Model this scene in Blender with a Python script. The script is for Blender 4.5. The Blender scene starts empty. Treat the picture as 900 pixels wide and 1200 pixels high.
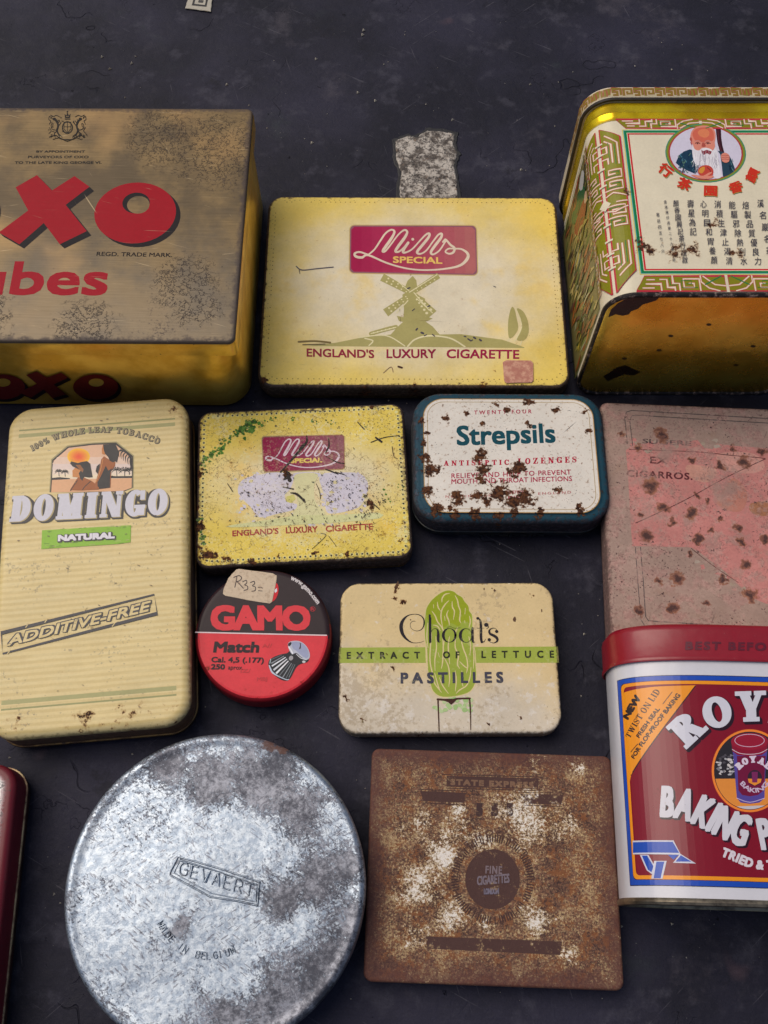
import bpy, bmesh, math, random
from mathutils import Vector, Matrix
from mathutils.geometry import tessellate_polygon

M = 0.001                       # everything below is written in millimetres
scn = bpy.context.scene

# ------------------------------------------------------------------ camera
CAM_H, CAM_TILT, CAM_F = 415.0, math.radians(23.0), 1150.0
cam = bpy.data.cameras.new('camera')
cam.sensor_fit = 'VERTICAL'
cam.sensor_height = 36.0
cam.lens = 36.0 * CAM_F / 1200.0
cam.clip_start, cam.clip_end = 0.01, 50.0
camo = bpy.data.objects.new('camera', cam)
camo.location = (0, 0, CAM_H * M)
camo.rotation_euler = (CAM_TILT, 0, 0)
scn.collection.objects.link(camo)
scn.camera = camo

# ------------------------------------------------------------------ daylight, overcast
SUN_EL, SUN_AZ = math.radians(57), math.radians(-52)      # azimuth from +Y (away from the viewer) towards +X
world = bpy.data.worlds.new('World')
scn.world = world
world.use_nodes = True
wn = world.node_tree
sky = wn.nodes.new('ShaderNodeTexSky')
sky.sky_type = 'NISHITA'
sky.sun_disc = False
sky.sun_elevation = SUN_EL
sky.sun_rotation = SUN_AZ
sky.air_density = 1.0
sky.dust_density = 4.0
sky.ozone_density = 0.6
bg = wn.nodes['Background']
bg.inputs['Strength'].default_value = 0.066
wn.links.new(sky.outputs[0], bg.inputs['Color'])

sun = bpy.data.lights.new('sun', 'SUN')
sun.energy = 1.5
sun.angle = math.radians(52)
sun.color = (1.0, 0.91, 0.79)
suno = bpy.data.objects.new('sun', sun)
sd = Vector((math.sin(SUN_AZ) * math.cos(SUN_EL), math.cos(SUN_AZ) * math.cos(SUN_EL), math.sin(SUN_EL)))
suno.rotation_euler = (-sd).to_track_quat('-Z', 'Y').to_euler()
suno.location = (0, 0, 2)
scn.collection.objects.link(suno)

scn.view_settings.view_transform = 'Standard'
scn.view_settings.look = 'None'
scn.view_settings.exposure = 0.27
scn.view_settings.gamma = 1.0
scn.view_settings.use_curve_mapping = False

# ------------------------------------------------------------------ colour
def lin(c):
    o = []
    for v in c[:3]:
        v = v / 255.0
        o.append(v / 12.92 if v <= 0.04045 else ((v + 0.055) / 1.055) ** 2.4)
    return tuple(o)

# ------------------------------------------------------------------ node expressions
class V:
    def __init__(s, c, sock): s.c, s.s = c, sock
    def __add__(s, o): return s.c.m('ADD', s, o)
    def __radd__(s, o): return s.c.m('ADD', o, s)
    def __sub__(s, o): return s.c.m('SUBTRACT', s, o)
    def __rsub__(s, o): return s.c.m('SUBTRACT', o, s)
    def __mul__(s, o): return s.c.m('MULTIPLY', s, o)
    def __rmul__(s, o): return s.c.m('MULTIPLY', o, s)
    def __truediv__(s, o): return s.c.m('DIVIDE', s, o)
    def inv(s): return s.c.m('SUBTRACT', 1.0, s)
    def abs(s): return s.c.m('ABSOLUTE', s, 0)
    def max(s, o): return s.c.m('MAXIMUM', s, o)
    def min(s, o): return s.c.m('MINIMUM', s, o)

class Ctx:
    def __init__(s, name):
        s.mat = bpy.data.materials.new(name)
        s.mat.use_nodes = True
        s.nt = s.mat.node_tree
        s.bsdf = s.nt.nodes['Principled BSDF']
        tc = s.nt.nodes.new('ShaderNodeTexCoord')
        vm = s.nt.nodes.new('ShaderNodeVectorMath'); vm.operation = 'SCALE'
        vm.inputs['Scale'].default_value = 1000.0
        s.nt.links.new(tc.outputs['Object'], vm.inputs[0])
        s.P = V(s, vm.outputs[0])
        sep = s.nt.nodes.new('ShaderNodeSeparateXYZ')
        s.nt.links.new(vm.outputs[0], sep.inputs[0])
        s.x, s.y, s.z = (V(s, sep.outputs[i]) for i in range(3))
        s.seed = 0
    def put(s, sock, v):
        if isinstance(v, V): s.nt.links.new(v.s, sock)
        elif isinstance(v, tuple): sock.default_value = (*v[:3], 1.0) if len(sock.default_value) == 4 else v
        else: sock.default_value = v
    def m(s, op, a, b=0.0):
        n = s.nt.nodes.new('ShaderNodeMath'); n.operation = op
        s.put(n.inputs[0], a); s.put(n.inputs[1], b)
        return V(s, n.outputs[0])
    def noise(s, scale, detail=4.0, rough=0.55, dist=0.0, vec=None):
        mp = s.nt.nodes.new('ShaderNodeMapping')
        s.seed += 1
        mp.inputs['Location'].default_value = (s.seed * 37.3, s.seed * -21.7, s.seed * 11.1)
        s.put(mp.inputs['Vector'], vec or s.P)
        n = s.nt.nodes.new('ShaderNodeTexNoise')
        n.inputs['Scale'].default_value = scale
        n.inputs['Detail'].default_value = detail
        n.inputs['Roughness'].default_value = rough
        n.inputs['Distortion'].default_value = dist
        s.nt.links.new(mp.outputs[0], n.inputs['Vector'])
        return V(s, n.outputs[0])
    def mapped(s, rot=0.0, scale=(1, 1, 1)):
        mp = s.nt.nodes.new('ShaderNodeMapping')
        mp.inputs['Rotation'].default_value = (0, 0, rot)
        mp.inputs['Scale'].default_value = scale
        # rotate first, then scale
        r = s.nt.nodes.new('ShaderNodeVectorRotate'); r.rotation_type = 'Z_AXIS'
        r.inputs['Angle'].default_value = rot
        s.put(r.inputs['Vector'], s.P)
        mp.inputs['Rotation'].default_value = (0, 0, 0)
        s.nt.links.new(r.outputs[0], mp.inputs['Vector'])
        return V(s, mp.outputs[0])
    def voro(s, scale, feature='DISTANCE_TO_EDGE', vec=None, rnd=1.0):
        n = s.nt.nodes.new('ShaderNodeTexVoronoi'); n.feature = feature
        n.inputs['Scale'].default_value = scale
        n.inputs['Randomness'].default_value = rnd
        s.put(n.inputs['Vector'], vec or s.P)
        return V(s, n.outputs['Distance'])
    def ss(s, v, a, b):                     # smooth step from 0 at a to 1 at b
        n = s.nt.nodes.new('ShaderNodeMapRange'); n.interpolation_type = 'SMOOTHSTEP'
        s.put(n.inputs[0], v)
        if a < b:
            n.inputs[1].default_value, n.inputs[2].default_value = a, b
            return V(s, n.outputs[0])
        n.inputs[1].default_value, n.inputs[2].default_value = b, a
        return V(s, n.outputs[0]).inv()
    def mix(s, f, a, b, blend='MIX'):
        n = s.nt.nodes.new('ShaderNodeMix'); n.data_type = 'RGBA'; n.blend_type = blend
        s.put(n.inputs[0], f)
        s.put(n.inputs[6], a); s.put(n.inputs[7], b)
        return V(s, n.outputs[2])
    def attr(s):
        n = s.nt.nodes.new('ShaderNodeAttribute'); n.attribute_name = 'ink'
        return V(s, n.outputs['Color']), V(s, n.outputs['Alpha'])
    def mul(s, col, v):                     # colour times a float
        n = s.nt.nodes.new('ShaderNodeVectorMath'); n.operation = 'SCALE'
        s.put(n.inputs[0], col) if isinstance(col, V) else setattr(n.inputs[0], 'default_value', col[:3])
        s.put(n.inputs['Scale'], v)
        return V(s, n.outputs[0])
    def rr(s, hw, hd, r):                   # distance to a rounded rectangle's outline in the xy plane
        qx = s.x.abs() - (hw - r); qy = s.y.abs() - (hd - r)
        mx, my = qx.max(0.0), qy.max(0.0)
        ln = s.m('SQRT', mx * mx + my * my)
        return ln + qx.max(qy).min(0.0) - r
    def blobs(s, pts):                      # max of soft discs at (x, y, r); wobbled
        out = None
        wx = (s.noise(.25, 3, .6) - .5) * 8.0; wy = (s.noise(.25, 3, .6) - .5) * 8.0
        X, Y = s.x + wx, s.y + wy
        for (px, py, r) in pts:
            dx, dy = X - px, Y - py
            d = s.m('SQRT', dx * dx + dy * dy)
            f = 1.0 - d / r
            out = f if out is None else out.max(f)
        return out.max(0.0)
    def scratch(s, rot, across=.9, along=.02, thr=.66, broken=.5):
        v = s.mapped(rot, (along, across, 1))
        a = s.noise(1.0, 2, .5, .1, v)
        b = s.noise(.05, 3, .6)
        return s.ss(a, thr, thr + .03) * s.ss(b, broken, broken + .1)
    def out(s, col, rough=.45, metal=0.0, height=None, dist=.3, coat=0.0, spec=.5, coat_rough=.15):
        b = s.bsdf.inputs
        s.put(b['Base Color'], col); s.put(b['Roughness'], rough); s.put(b['Metallic'], metal)
        b['Specular IOR Level'].default_value = spec
        s.put(b['Coat Weight'], coat); b['Coat Roughness'].default_value = coat_rough
        if height is not None:
            n = s.nt.nodes.new('ShaderNodeBump')
            n.inputs['Strength'].default_value = 1.0
            n.inputs['Distance'].default_value = dist * M
            s.put(n.inputs['Height'], height)
            s.nt.links.new(n.outputs[0], b['Normal'])
        return s.mat

# ------------------------------------------------------------------ objects
def link(o):
    scn.collection.objects.link(o); return o

class Tin:
    """A thing: an Empty at its base; px() turns a photo pixel into a point on one of its faces."""
    def __init__(s, name, label, cat, x, y, rot=0.0, z=0.3, group=None):
        e = bpy.data.objects.new(name, None)
        e.empty_display_size = .01
        e.location = (x * M, y * M, z * M)
        e.rotation_euler = (0, 0, math.radians(rot))
        e['label'] = label; e['category'] = cat
        if group: e['group'] = group
        link(e)
        s.e = e
        s.inv = Matrix.Rotation(-math.radians(rot), 3, 'Z')
        s.o = Vector((x, y, z))
    def ray(s, X, Y):
        ct, st = math.cos(CAM_TILT), math.sin(CAM_TILT)
        a, b = (X - 450) / CAM_F, (600 - Y) / CAM_F
        d = Vector((a, b * ct + st, b * st - ct))
        return s.inv @ (Vector((0, 0, CAM_H)) - s.o), s.inv @ d

def make(name, verts, faces, mat, parent, inks=None, smooth=35, label=None):
    """one mesh object from mm vertices; inks = one colour or one per face (r,g,b,flag), linear"""
    me = bpy.data.meshes.new(name)
    me.from_pydata([tuple(c * M for c in v) for v in verts], [], faces)
    if inks is not None:
        at = me.color_attributes.new('ink', 'FLOAT_COLOR', 'CORNER')
        vals = []
        for p in me.polygons:
            c = inks[p.index] if isinstance(inks, list) else inks
            vals.extend(list(c) * p.loop_total)
        at.data.foreach_set('color', vals)
    me.materials.append(mat)
    if smooth:
        me.shade_smooth()
        me.set_sharp_from_angle(angle=math.radians(smooth))
    me.update()
    o = link(bpy.data.objects.new(name, me))
    if parent is not None: o.parent = parent
    if label: o['label'] = label
    return o

def ink(c, flag=1.0): return (*lin(c), flag)

def rrect(hw, hd, r, n=7):
    r = max(r, .15); pts = []
    for cx, cy, a0 in ((hw - r, hd - r, 0), (-hw + r, hd - r, 90), (-hw + r, -hd + r, 180), (hw - r, -hd + r, 270)):
        for i in range(n + 1):
            a = math.radians(a0 + 90 * i / n)
            pts.append((cx + r * math.cos(a), cy + r * math.sin(a)))
    return pts

def loft(rings, cap0=True, cap1=True):
    n = len(rings[0]); v = [p for r in rings for p in r]; f = []
    for k in range(len(rings) - 1):
        for i in range(n):
            j = (i + 1) % n
            f.append((k * n + i, k * n + j, (k + 1) * n + j, (k + 1) * n + i))
    if cap0: f.append(tuple(reversed(range(n))))
    if cap1: f.append(tuple((len(rings) - 1) * n + i for i in range(n)))
    return v, f

def wob(p, amt, seed):
    from mathutils import noise
    q = Vector(p) * .06 + Vector((seed * 7.1, seed * 3.3, seed))
    w = noise.noise_vector(q)
    return (p[0] + w.x * amt, p[1] + w.y * amt, p[2])

def prof_box(hw, hd, r, prof, seed=1, amt=.25, n=8, flip=False):
    """rounded-rectangle body; prof = [(inset, z)...] bottom to top"""
    rings = []
    for ins, z in prof:
        rings.append([wob((x, y, z), amt, seed) for x, y in rrect(hw - ins, hd - ins, r - ins, n)])
    return loft(rings)

def fillet(z0, z1, r, ins=0.0, n=5):
    """wall from z0 up to z1 with a rounded top edge of radius r, then a short flat shelf"""
    p = [(ins + .25, z0), (ins, z0 + .25), (ins, z1 - r)]
    for i in range(1, n + 1):
        a = math.pi / 2 * i / n
        p.append((ins + r * (1 - math.cos(a)), z1 - r + r * math.sin(a)))
    p.append((ins + r + .8, z1))
    return p

def prof_disc(R, prof, n=72, cx=0, cy=0):
    rings = []
    for ins, z in prof:
        rings.append([(cx + (R - ins) * math.cos(2 * math.pi * i / n), cy + (R - ins) * math.sin(2 * math.pi * i / n), z) for i in range(n)])
    return loft(rings)

# ------------------------------------------------------------------ lettering
_gc = {}
def _curve_tris(body, res):
    c = bpy.data.curves.new('t', 'FONT'); c.body = body; c.size = 1.0; c.resolution_u = res
    o = bpy.data.objects.new('t', c)
    me = bpy.data.meshes.new_from_object(o)
    me.calc_loop_triangles()
    vs = [(v.co.x, v.co.y) for v in me.vertices]
    tr = [tuple(vs[i] for i in t.vertices) for t in me.loop_triangles]
    bpy.data.objects.remove(o); bpy.data.curves.remove(c); bpy.data.meshes.remove(me)
    return tr, vs
def sans(ch, res=3):
    k = ('s', ch, res)
    if k not in _gc:
        def w(t):
            vs = _curve_tris(t, 1)[1]
            return max(v[0] for v in vs) - min(v[0] for v in vs)
        hh = _gc.get('hh') or w('HH'); _gc['hh'] = hh
        adv = w('H' + ch + 'H') - hh
        tr, vs = ([], [(0, 0)]) if ch == ' ' else _curve_tris(ch, res)
        _gc[k] = ([(0, t) for t in tr], adv, min(v[0] for v in vs), max(v[0] for v in vs), max(v[1] for v in vs))
    return _gc[k]

def tess(pts, holes=()):
    loops = [[Vector((p[0], p[1], 0)) for p in l] for l in (pts, *holes)]
    flat = [p for l in loops for p in l]
    return [tuple((flat[i].x, flat[i].y) for i in t) for t in tessellate_polygon(loops)]

def ell(cx, cy, rx, ry, n=40, a0=0, a1=360, rot=0):
    o = []; full = abs(a1 - a0) >= 360; R = math.radians(rot)
    for i in range(n if full else n + 1):
        a = math.radians(a0 + (a1 - a0) * i / n)
        x, y = rx * math.cos(a), ry * math.sin(a)
        o.append((cx + x * math.cos(R) - y * math.sin(R), cy + x * math.sin(R) + y * math.cos(R)))
    return o

class Slab:
    """a slab-serif capital face drawn from stems, thins, bowls and serifs"""
    def __init__(s, T=.26, t=.12, sl=.1, sh=.11, wide=1.0):
        s.T, s.t, s.sl, s.sh, s.wide = T, t, sl, sh, wide; s.cache = {}
    def bar(s, x, y0=0.0, y1=1.0, T=None):
        T = T or s.T; return [(x - T / 2, y0), (x + T / 2, y0), (x + T / 2, y1), (x - T / 2, y1)]
    def dia(s, x0, x1, T, y0=0.0, y1=1.0):
        return [(x0 - T / 2, y0), (x0 + T / 2, y0), (x1 + T / 2, y1), (x1 - T / 2, y1)]
    def ser(s, x, y, T=None, l=None):
        T = T or s.T; l = s.sl if l is None else l; a, b = (0, s.sh) if y == 0 else (y - s.sh, y)
        return [(x - T / 2 - l, a), (x + T / 2 + l, a), (x + T / 2 + l, b), (x - T / 2 - l, b)]
    def box(s, x0, y0, x1, y1): return [(x0, y0), (x1, y0), (x1, y1), (x0, y1)]
    def arc(s, cx, cy, rx, ry, a0, a1, T=None, n=16):
        T = T or s.T
        return ell(cx, cy, rx, ry, n, a0, a1) + list(reversed(ell(cx, cy, rx - T, ry - s.t, n, a0, a1)))
    def glyph(s, ch):
        T, t, sl = s.T, s.t, s.sl; W = s.wide; m = .06; L = m + sl + T / 2; P = []; add = P.append
        if ch in ' ':
            return [], .4 * W
        if ch in 'O0':
            w = (.62 if ch == '0' else .84) * W; cx = m + w / 2
            P.append((ell(cx, .5, w / 2, .52, 40), [ell(cx, .5, w / 2 - T * .95, .5 - t, 40)])); return P, w + 2 * m
        if ch == 'D':
            w = .84 * W; cx = L + .12; rx = w + m - cx
            add(s.bar(L)); add(s.ser(L, 0)); add(s.ser(L, 1)); add(s.arc(cx, .5, rx, .5, -90, 90)); add(s.box(L, 0, cx, t)); add(s.box(L, 1 - t, cx, 1)); return P, w + 2 * m
        if ch == 'I':
            add(s.bar(L)); add(s.ser(L, 0)); add(s.ser(L, 1)); return P, 2 * L
        if ch == 'M':
            w = 1.12 * W; R = m + w - sl - T / 2; l = L - T * .18; mid = (l + R) / 2; tl = T * .55
            add(s.bar(l, T=tl)); add(s.ser(l, 0, tl)); add(s.bar(R)); add(s.ser(R, 0)); add(s.ser(R, 1, T, sl * .8)); add(s.ser(l, 1, tl, sl))
            add(s.dia(mid, l + T * .3, T)); add(s.dia(mid, R - T * .2, tl)); return P, w + 2 * m
        if ch == 'N':
            w = .94 * W; l = L - T * .2; tl = T * .5; R = m + w - sl - tl / 2
            add(s.bar(l, T=tl)); add(s.ser(l, 0, tl)); add(s.ser(l, 1, tl)); add(s.bar(R, T=tl)); add(s.ser(R, 1, tl)); add(s.dia(R - T * .18, l + T * .15, T)); return P, w + 2 * m
        if ch in 'GC':
            w = .84 * W; cx = m + w / 2
            add(s.arc(cx, .5, w / 2, .52, 48, 318 if ch == 'C' else 340, n=34)); add(s.box(m + w - T * .62, .62, m + w - .02, .98))
            if ch == 'G':
                add(s.box(m + w - T, 0.02, m + w, .42)); add(s.box(m + w - T - sl * 1.5, .42 - s.sh, m + w + sl * .4, .42))
            else: add(s.box(m + w - T * .4, .05, m + w - .02, .3))
            return P, w + 2 * m
        if ch in 'RPB':
            w = .8 * W; cx = L + .1; rx = w * .93 + m - cx
            add(s.bar(L)); add(s.ser(L, 0)); add(s.ser(L, 1)); add(s.arc(cx, .74, rx, .26, -90, 90)); add(s.box(L, 1 - t, cx, 1)); add(s.box(L, .48, cx, .48 + t))
            if ch == 'R': add(s.dia(m + w - T * .35, cx + rx * .35, T * .95, 0, .5)); add(s.ser(m + w - T * .3, 0, T * .9, sl * .6))
            if ch == 'B': add(s.arc(cx, .27, rx * 1.05, .27, -90, 90)); add(s.box(L, 0, cx, t))
            return P, w + 2 * m
        if ch == 'Y':
            w = .92 * W; cx = m + w / 2
            add(s.bar(cx, 0, .5)); add(s.ser(cx, 0)); add(s.dia(cx - T * .05, m + sl + T * .5, T, .4, 1)); add(s.dia(cx + T * .2, m + w - sl - T * .3, T * .55, .4, 1))
            add(s.ser(m + sl + T * .5, 1, T)); add(s.ser(m + w - sl - T * .3, 1, T * .55)); return P, w + 2 * m
        if ch in 'AV':
            w = .94 * W; a = m + sl + T * .25; b = m + w - sl - T * .4; cx = (a + b) / 2; f = (lambda q: [(x, 1 - y) for x, y in q]) if ch == 'V' else (lambda q: q)
            T1, T2 = (T * .5, T) if ch == 'A' else (T, T * .5)
            if ch == 'V': a, b = m + sl + T * .4, m + w - sl - T * .25
            add(f(s.dia(a, cx + (.04 if ch == 'A' else -.02), T1))); add(f(s.dia(b, cx, T2))); add(f(s.ser(a, 0, T1))); add(f(s.ser(b, 0, T2)))
            if ch == 'A': add(s.box(a + .1, .26, b - .1, .26 + t))
            return P, w + 2 * m
        if ch in 'EFL':
            w = (.74 if ch != 'L' else .7) * W; R = m + w
            add(s.bar(L)); add(s.ser(L, 0)); add(s.ser(L, 1))
            if ch != 'F': add(s.box(L, 0, R, t)); add(s.box(R - T * .4, 0, R, .32))
            if ch != 'L': add(s.box(L, 1 - t, R, 1)); add(s.box(R - T * .4, .7, R, 1)); add(s.box(L, .47, R - .16, .47 + t)); add(s.box(R - .16 - T * .3, .36, R - .16, .68))
            return P, w + 2 * m
        if ch == 'H':
            w = .92 * W; R = m + w - sl - T / 2
            for x in (L, R): add(s.bar(x)); add(s.ser(x, 0)); add(s.ser(x, 1))
            add(s.box(L, .45, R, .45 + t)); return P, w + 2 * m
        if ch == 'T':
            w = .82 * W; cx = m + w / 2
            add(s.bar(cx)); add(s.ser(cx, 0)); add(s.box(m, 1 - t, m + w, 1)); add(s.box(m, .68, m + T * .42, 1)); add(s.box(m + w - T * .42, .68, m + w, 1)); return P, w + 2 * m
        if ch == 'W':
            w = 1.2 * W; a, b, c2, d, e = m + sl + T / 2, m + w * .33, m + w * .5, m + w * .69, m + w - sl - T * .25
            add(s.dia(b, a, T)); add(s.dia(b, c2, T * .5)); add(s.dia(d, c2, T)); add(s.dia(d, e, T * .5))
            for x, q in ((a, T), (c2, T * .6), (e, T * .5)): add(s.ser(x, 1, q))
            return P, w + 2 * m
        if ch == 'Z':
            w = .74 * W
            add(s.box(m, 1 - t, m + w, 1)); add(s.box(m, 0, m + w, t)); add(s.dia(m + T * .5, m + w - T * .5, T)); add(s.box(m, .68, m + T * .4, 1)); add(s.box(m + w - T * .4, 0, m + w, .32)); return P, w + 2 * m
        if ch == 'S':
            w = .7 * W; cx = m + w / 2
            pts = [(w * .43, .72), (w * .33, .9), (0, .96), (-w * .33, .86), (-w * .36, .68), (-w * .1, .55), (w * .15, .46), (w * .37, .3), (w * .3, .12), (0, .04), (-w * .34, .1), (-w * .44, .3)]
            pts = smooth_path([(cx + a, b) for a, b in pts], 5)
            n = len(pts) - 1
            for q in ribbon(pts, [t + (T - t) * math.exp(-((i / n - .5) / .17) ** 2) for i in range(n + 1)]): add(q)
            add(s.box(m + w * .84, .66, m + w * .97, .97)); add(s.box(m + w * .03, .03, m + w * .16, .34)); return P, w + 2 * m
        if ch == '1':
            add(s.bar(L)); add(s.ser(L, 0)); add(s.box(L - T / 2 - sl, 1 - s.sh, L, 1)); return P, 2 * L
        if ch == '%':
            for cx, cy in ((m + .2, .74), (m + .62, .26)): P.append((ell(cx, cy, .19, .25, 18), [ell(cx, cy, .08, .15, 18)]))
            add(s.dia(m + .22, m + .6, t)); return P, .95
        return [s.box(m, .4, m + .3, .55)], .4
    def __call__(s, ch):
        if ch not in s.cache:
            g, adv = s.glyph(ch); tr = []
            for k, p in enumerate(g):
                pts, holes = (p if isinstance(p, tuple) else (p, ()))
                tr += [(k, q) for q in tess(pts, holes)]
            xs = [q[0] for _, t3 in tr for q in t3] or [0]
            s.cache[ch] = (tr, adv, min(xs), max(xs), 1.0)
        return s.cache[ch]

def smooth_path(pts, n=6, closed=False):
    out = []; N = len(pts)
    g = (lambda i: pts[i % N]) if closed else (lambda i: pts[min(max(i, 0), N - 1)])
    for i in range(N if closed else N - 1):
        p0, p1, p2, p3 = g(i - 1), g(i), g(i + 1), g(i + 2)
        for k in range(n):
            u = k / n
            out.append(tuple(.5 * (2 * p1[d] + (p2[d] - p0[d]) * u + (2 * p0[d] - 5 * p1[d] + 4 * p2[d] - p3[d]) * u * u
                                   + (3 * p1[d] - p0[d] - 3 * p2[d] + p3[d]) * u ** 3) for d in range(2)))
    if not closed: out.append(tuple(pts[-1][:2]))
    return out

def sides(pts, ws, closed=False):
    n = len(pts); Ls, Rs = [], []
    for i in range(n):
        a = pts[i - 1] if (i or closed) else pts[i]
        b = pts[(i + 1) % n] if (i < n - 1 or closed) else pts[i]
        dx, dy = b[0] - a[0], b[1] - a[1]; l = math.hypot(dx, dy) or 1e-9
        nx, ny = -dy / l, dx / l
        k = 1.0
        if 0 < i < n - 1 or closed:         # keep the width at sharp bends
            c = pts[(i + 1) % n]; p = pts[i - 1]; q = pts[i]
            l1 = math.hypot(q[0] - p[0], q[1] - p[1]) or 1e-9
            cs = (-(q[1] - p[1]) / l1) * nx + ((q[0] - p[0]) / l1) * ny
            k = 1 / max(.45, abs(cs))
        w = (ws[i] if isinstance(ws, list) else ws) / 2 * k
        Ls.append((pts[i][0] + nx * w, pts[i][1] + ny * w)); Rs.append((pts[i][0] - nx * w, pts[i][1] - ny * w))
    return Ls, Rs
def ribbon(pts, ws, closed=False):
    Ls, Rs = sides(pts, ws, closed); n = len(pts)
    return [[Ls[i], Ls[(i + 1) % n], Rs[(i + 1) % n], Rs[i]] for i in range(n if closed else n - 1)]

# ------------------------------------------------------------------ printed and embossed art on a face
class Art:
    """Flat ink shapes on a face. Points are given in mm on the face (view None) or as places in a photo
    crop (view = (x, y, scale)) which are carried back onto the face itself."""
    def __init__(s, tin, z=None, plane=None, section=None, h0=.02, sub=None):
        s.t, s.z, s.plane, s.section, s.sub = tin, z, plane, section, sub
        s.view = None; s.h = h0; s.v = []; s.f = []; s.c = []; s.step = .0004
        if plane:
            s.P0, s.U, s.W = (Vector(q) for q in plane); s.N = s.U.cross(s.W).normalized()
        if section:                          # cross-section polyline in (x, z), s = 0 where x = 0 on top
            cum = [0.0]
            for a, b in zip(section, section[1:]): cum.append(cum[-1] + math.hypot(b[0] - a[0], b[1] - a[1]))
            best = min(range(len(section)), key=lambda i: abs(section[i][0]) + (0 if section[i][1] > 5 else 1e6))
            s.cum = [c - cum[best] for c in cum]
    def uv(s, X, Y):
        if s.view is None: return (X, Y)
        ox, oy, k = s.view
        o, d = s.t.ray(ox + X / k, oy + Y / k)
        if s.plane:
            t = (s.P0 - o).dot(s.N) / d.dot(s.N); p = o + d * t - s.P0
            return (p.dot(s.U), p.dot(s.W))
        if s.section:
            best = None
            for i in range(len(s.section) - 1):
                (x0, z0), (x1, z1) = s.section[i], s.section[i + 1]
                ex, ez = x1 - x0, z1 - z0
                den = d.x * ez - d.z * ex
                if abs(den) < 1e-9: continue
                t = ((x0 - o.x) * ez - (z0 - o.z) * ex) / den
                u = ((x0 - o.x) * d.z - (z0 - o.z) * d.x) / den
                if -1e-6 <= u <= 1 + 1e-6 and t > 0 and (best is None or t < best[0]):
                    best = (t, s.cum[i] + u * (s.cum[i + 1] - s.cum[i]))
            if best is None: raise ValueError('ray misses the tin')
            return (best[1], o.y + d.y * best[0])
        t = (s.z - o.z) / d.z; p = o + d * t
        return (p.x, p.y)
    def p3(s, u, v, h):
        if s.plane: return tuple(s.P0 + s.U * u + s.W * v + s.N * h)
        if s.section:
            c = s.cum; i = 0
            while i < len(c) - 2 and c[i + 1] < u: i += 1
            k = (u - c[i]) / (c[i + 1] - c[i]); (x0, z0), (x1, z1) = s.section[i], s.section[i + 1]
            l = math.hypot(x1 - x0, z1 - z0); nx, nz = -(z1 - z0) / l, (x1 - x0) / l
            return (x0 + (x1 - x0) * k + nx * h, v, z0 + (z1 - z0) * k + nz * h)
        return (u, v, s.z + h)
    def tri(s, tr, col, h):
        if s.sub: tr = s.split(tr)
        for t in tr:
            a = (t[1][0] - t[0][0]) * (t[2][1] - t[0][1]) - (t[1][1] - t[0][1]) * (t[2][0] - t[0][0])
            if abs(a) < 1e-7: continue
            if a < 0: t = (t[0], t[2], t[1])
            n = len(s.v)
            s.v += [s.p3(p[0], p[1], h) for p in t]; s.f.append((n, n + 1, n + 2)); s.c.append(col)
    def split(s, tr):
        """cut flat shapes along the section's folds so that every piece lies on one facet"""
        out = []
        for t in tr:
            lo, hi = min(p[0] for p in t), max(p[0] for p in t)
            cuts = [c for c in s.cum if lo + 1e-6 < c < hi - 1e-6]
            if not cuts: out.append(t); continue
            rest = list(t)
            for c in cuts + [None]:
                if c is None: left = rest
                else:
                    left, right = [], []
                    for i in range(len(rest)):
                        p, q = rest[i], rest[(i + 1) % len(rest)]
                        (left if p[0] <= c else right).append(p)
                        if (p[0] - c) * (q[0] - c) < 0:
                            u = (c - p[0]) / (q[0] - p[0]); m_ = (c, p[1] + (q[1] - p[1]) * u)
                            left.append(m_); right.append(m_)
                        elif p[0] == c: right.append(p)
                    rest = right
                for i in range(1, len(left) - 1): out.append((left[0], left[i], left[i + 1]))
                if len(rest) < 3: break
        return out
    def up(s, k=1): s.h += s.step * k
    def poly(s, pts, col, holes=(), smooth=0, flag=1.0):
        if smooth: pts = smooth_path(pts, smooth, True)
        s.tri(tess([s.uv(*p) for p in pts], [[s.uv(*p) for p in h] for h in holes]), ink(col, flag), s.h); s.up()
    def rect(s, x0, y0, x1, y1, col, flag=1.0): s.poly([(x0, y0), (x1, y0), (x1, y1), (x0, y1)], col, flag=flag)
    def ellipse(s, cx, cy, rx, ry, col, rot=0, n=40, flag=1.0): s.poly(ell(cx, cy, rx, ry, n, rot=rot), col, flag=flag)
    def ring(s, cx, cy, rx, ry, w, col, rot=0, n=56):
        s.poly(ell(cx, cy, rx, ry, n, rot=rot), col, [ell(cx, cy, rx - w, ry - w, n, rot=rot)])
    def frame(s, pts, w, col, closed=True):
        s.stroke(pts, w, col, smooth=0, closed=closed)
    def stroke(s, pts, w, col, smooth=5, closed=False, cap=True, flag=1.0):
        ws = w
        if smooth:
            if isinstance(w, (list, tuple)):
                pp = smooth_path([(p[0], p[1]) for p in pts], smooth, closed)
                ws = [q[0] for q in smooth_path([(a, 0) for a in w], smooth, closed)]
                pts = pp
            else: pts = smooth_path(pts, smooth, closed)
        elif isinstance(w, (list, tuple)): ws = list(w)
        q = ribbon(pts, ws, closed); n = len(q); c = ink(col, flag)
        for i, k in enumerate(q):
            k = [s.uv(*p) for p in k]
            s.tri([(k[0], k[1], k[2]), (k[0], k[2], k[3])], c, s.h + .0015 * i / n)
        if cap and not closed:
            for p, wd in ((pts[0], ws[0] if isinstance(ws, list) else ws), (pts[-1], ws[-1] if isinstance(ws, list) else ws)):
                e = [s.uv(*a) for a in ell(p[0], p[1], wd / 2, wd / 2, 10)]
                s.tri([(e[0], e[i], e[i + 1]) for i in range(1, 9)], c, s.h + .0018)
        s.h += .0022
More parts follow.
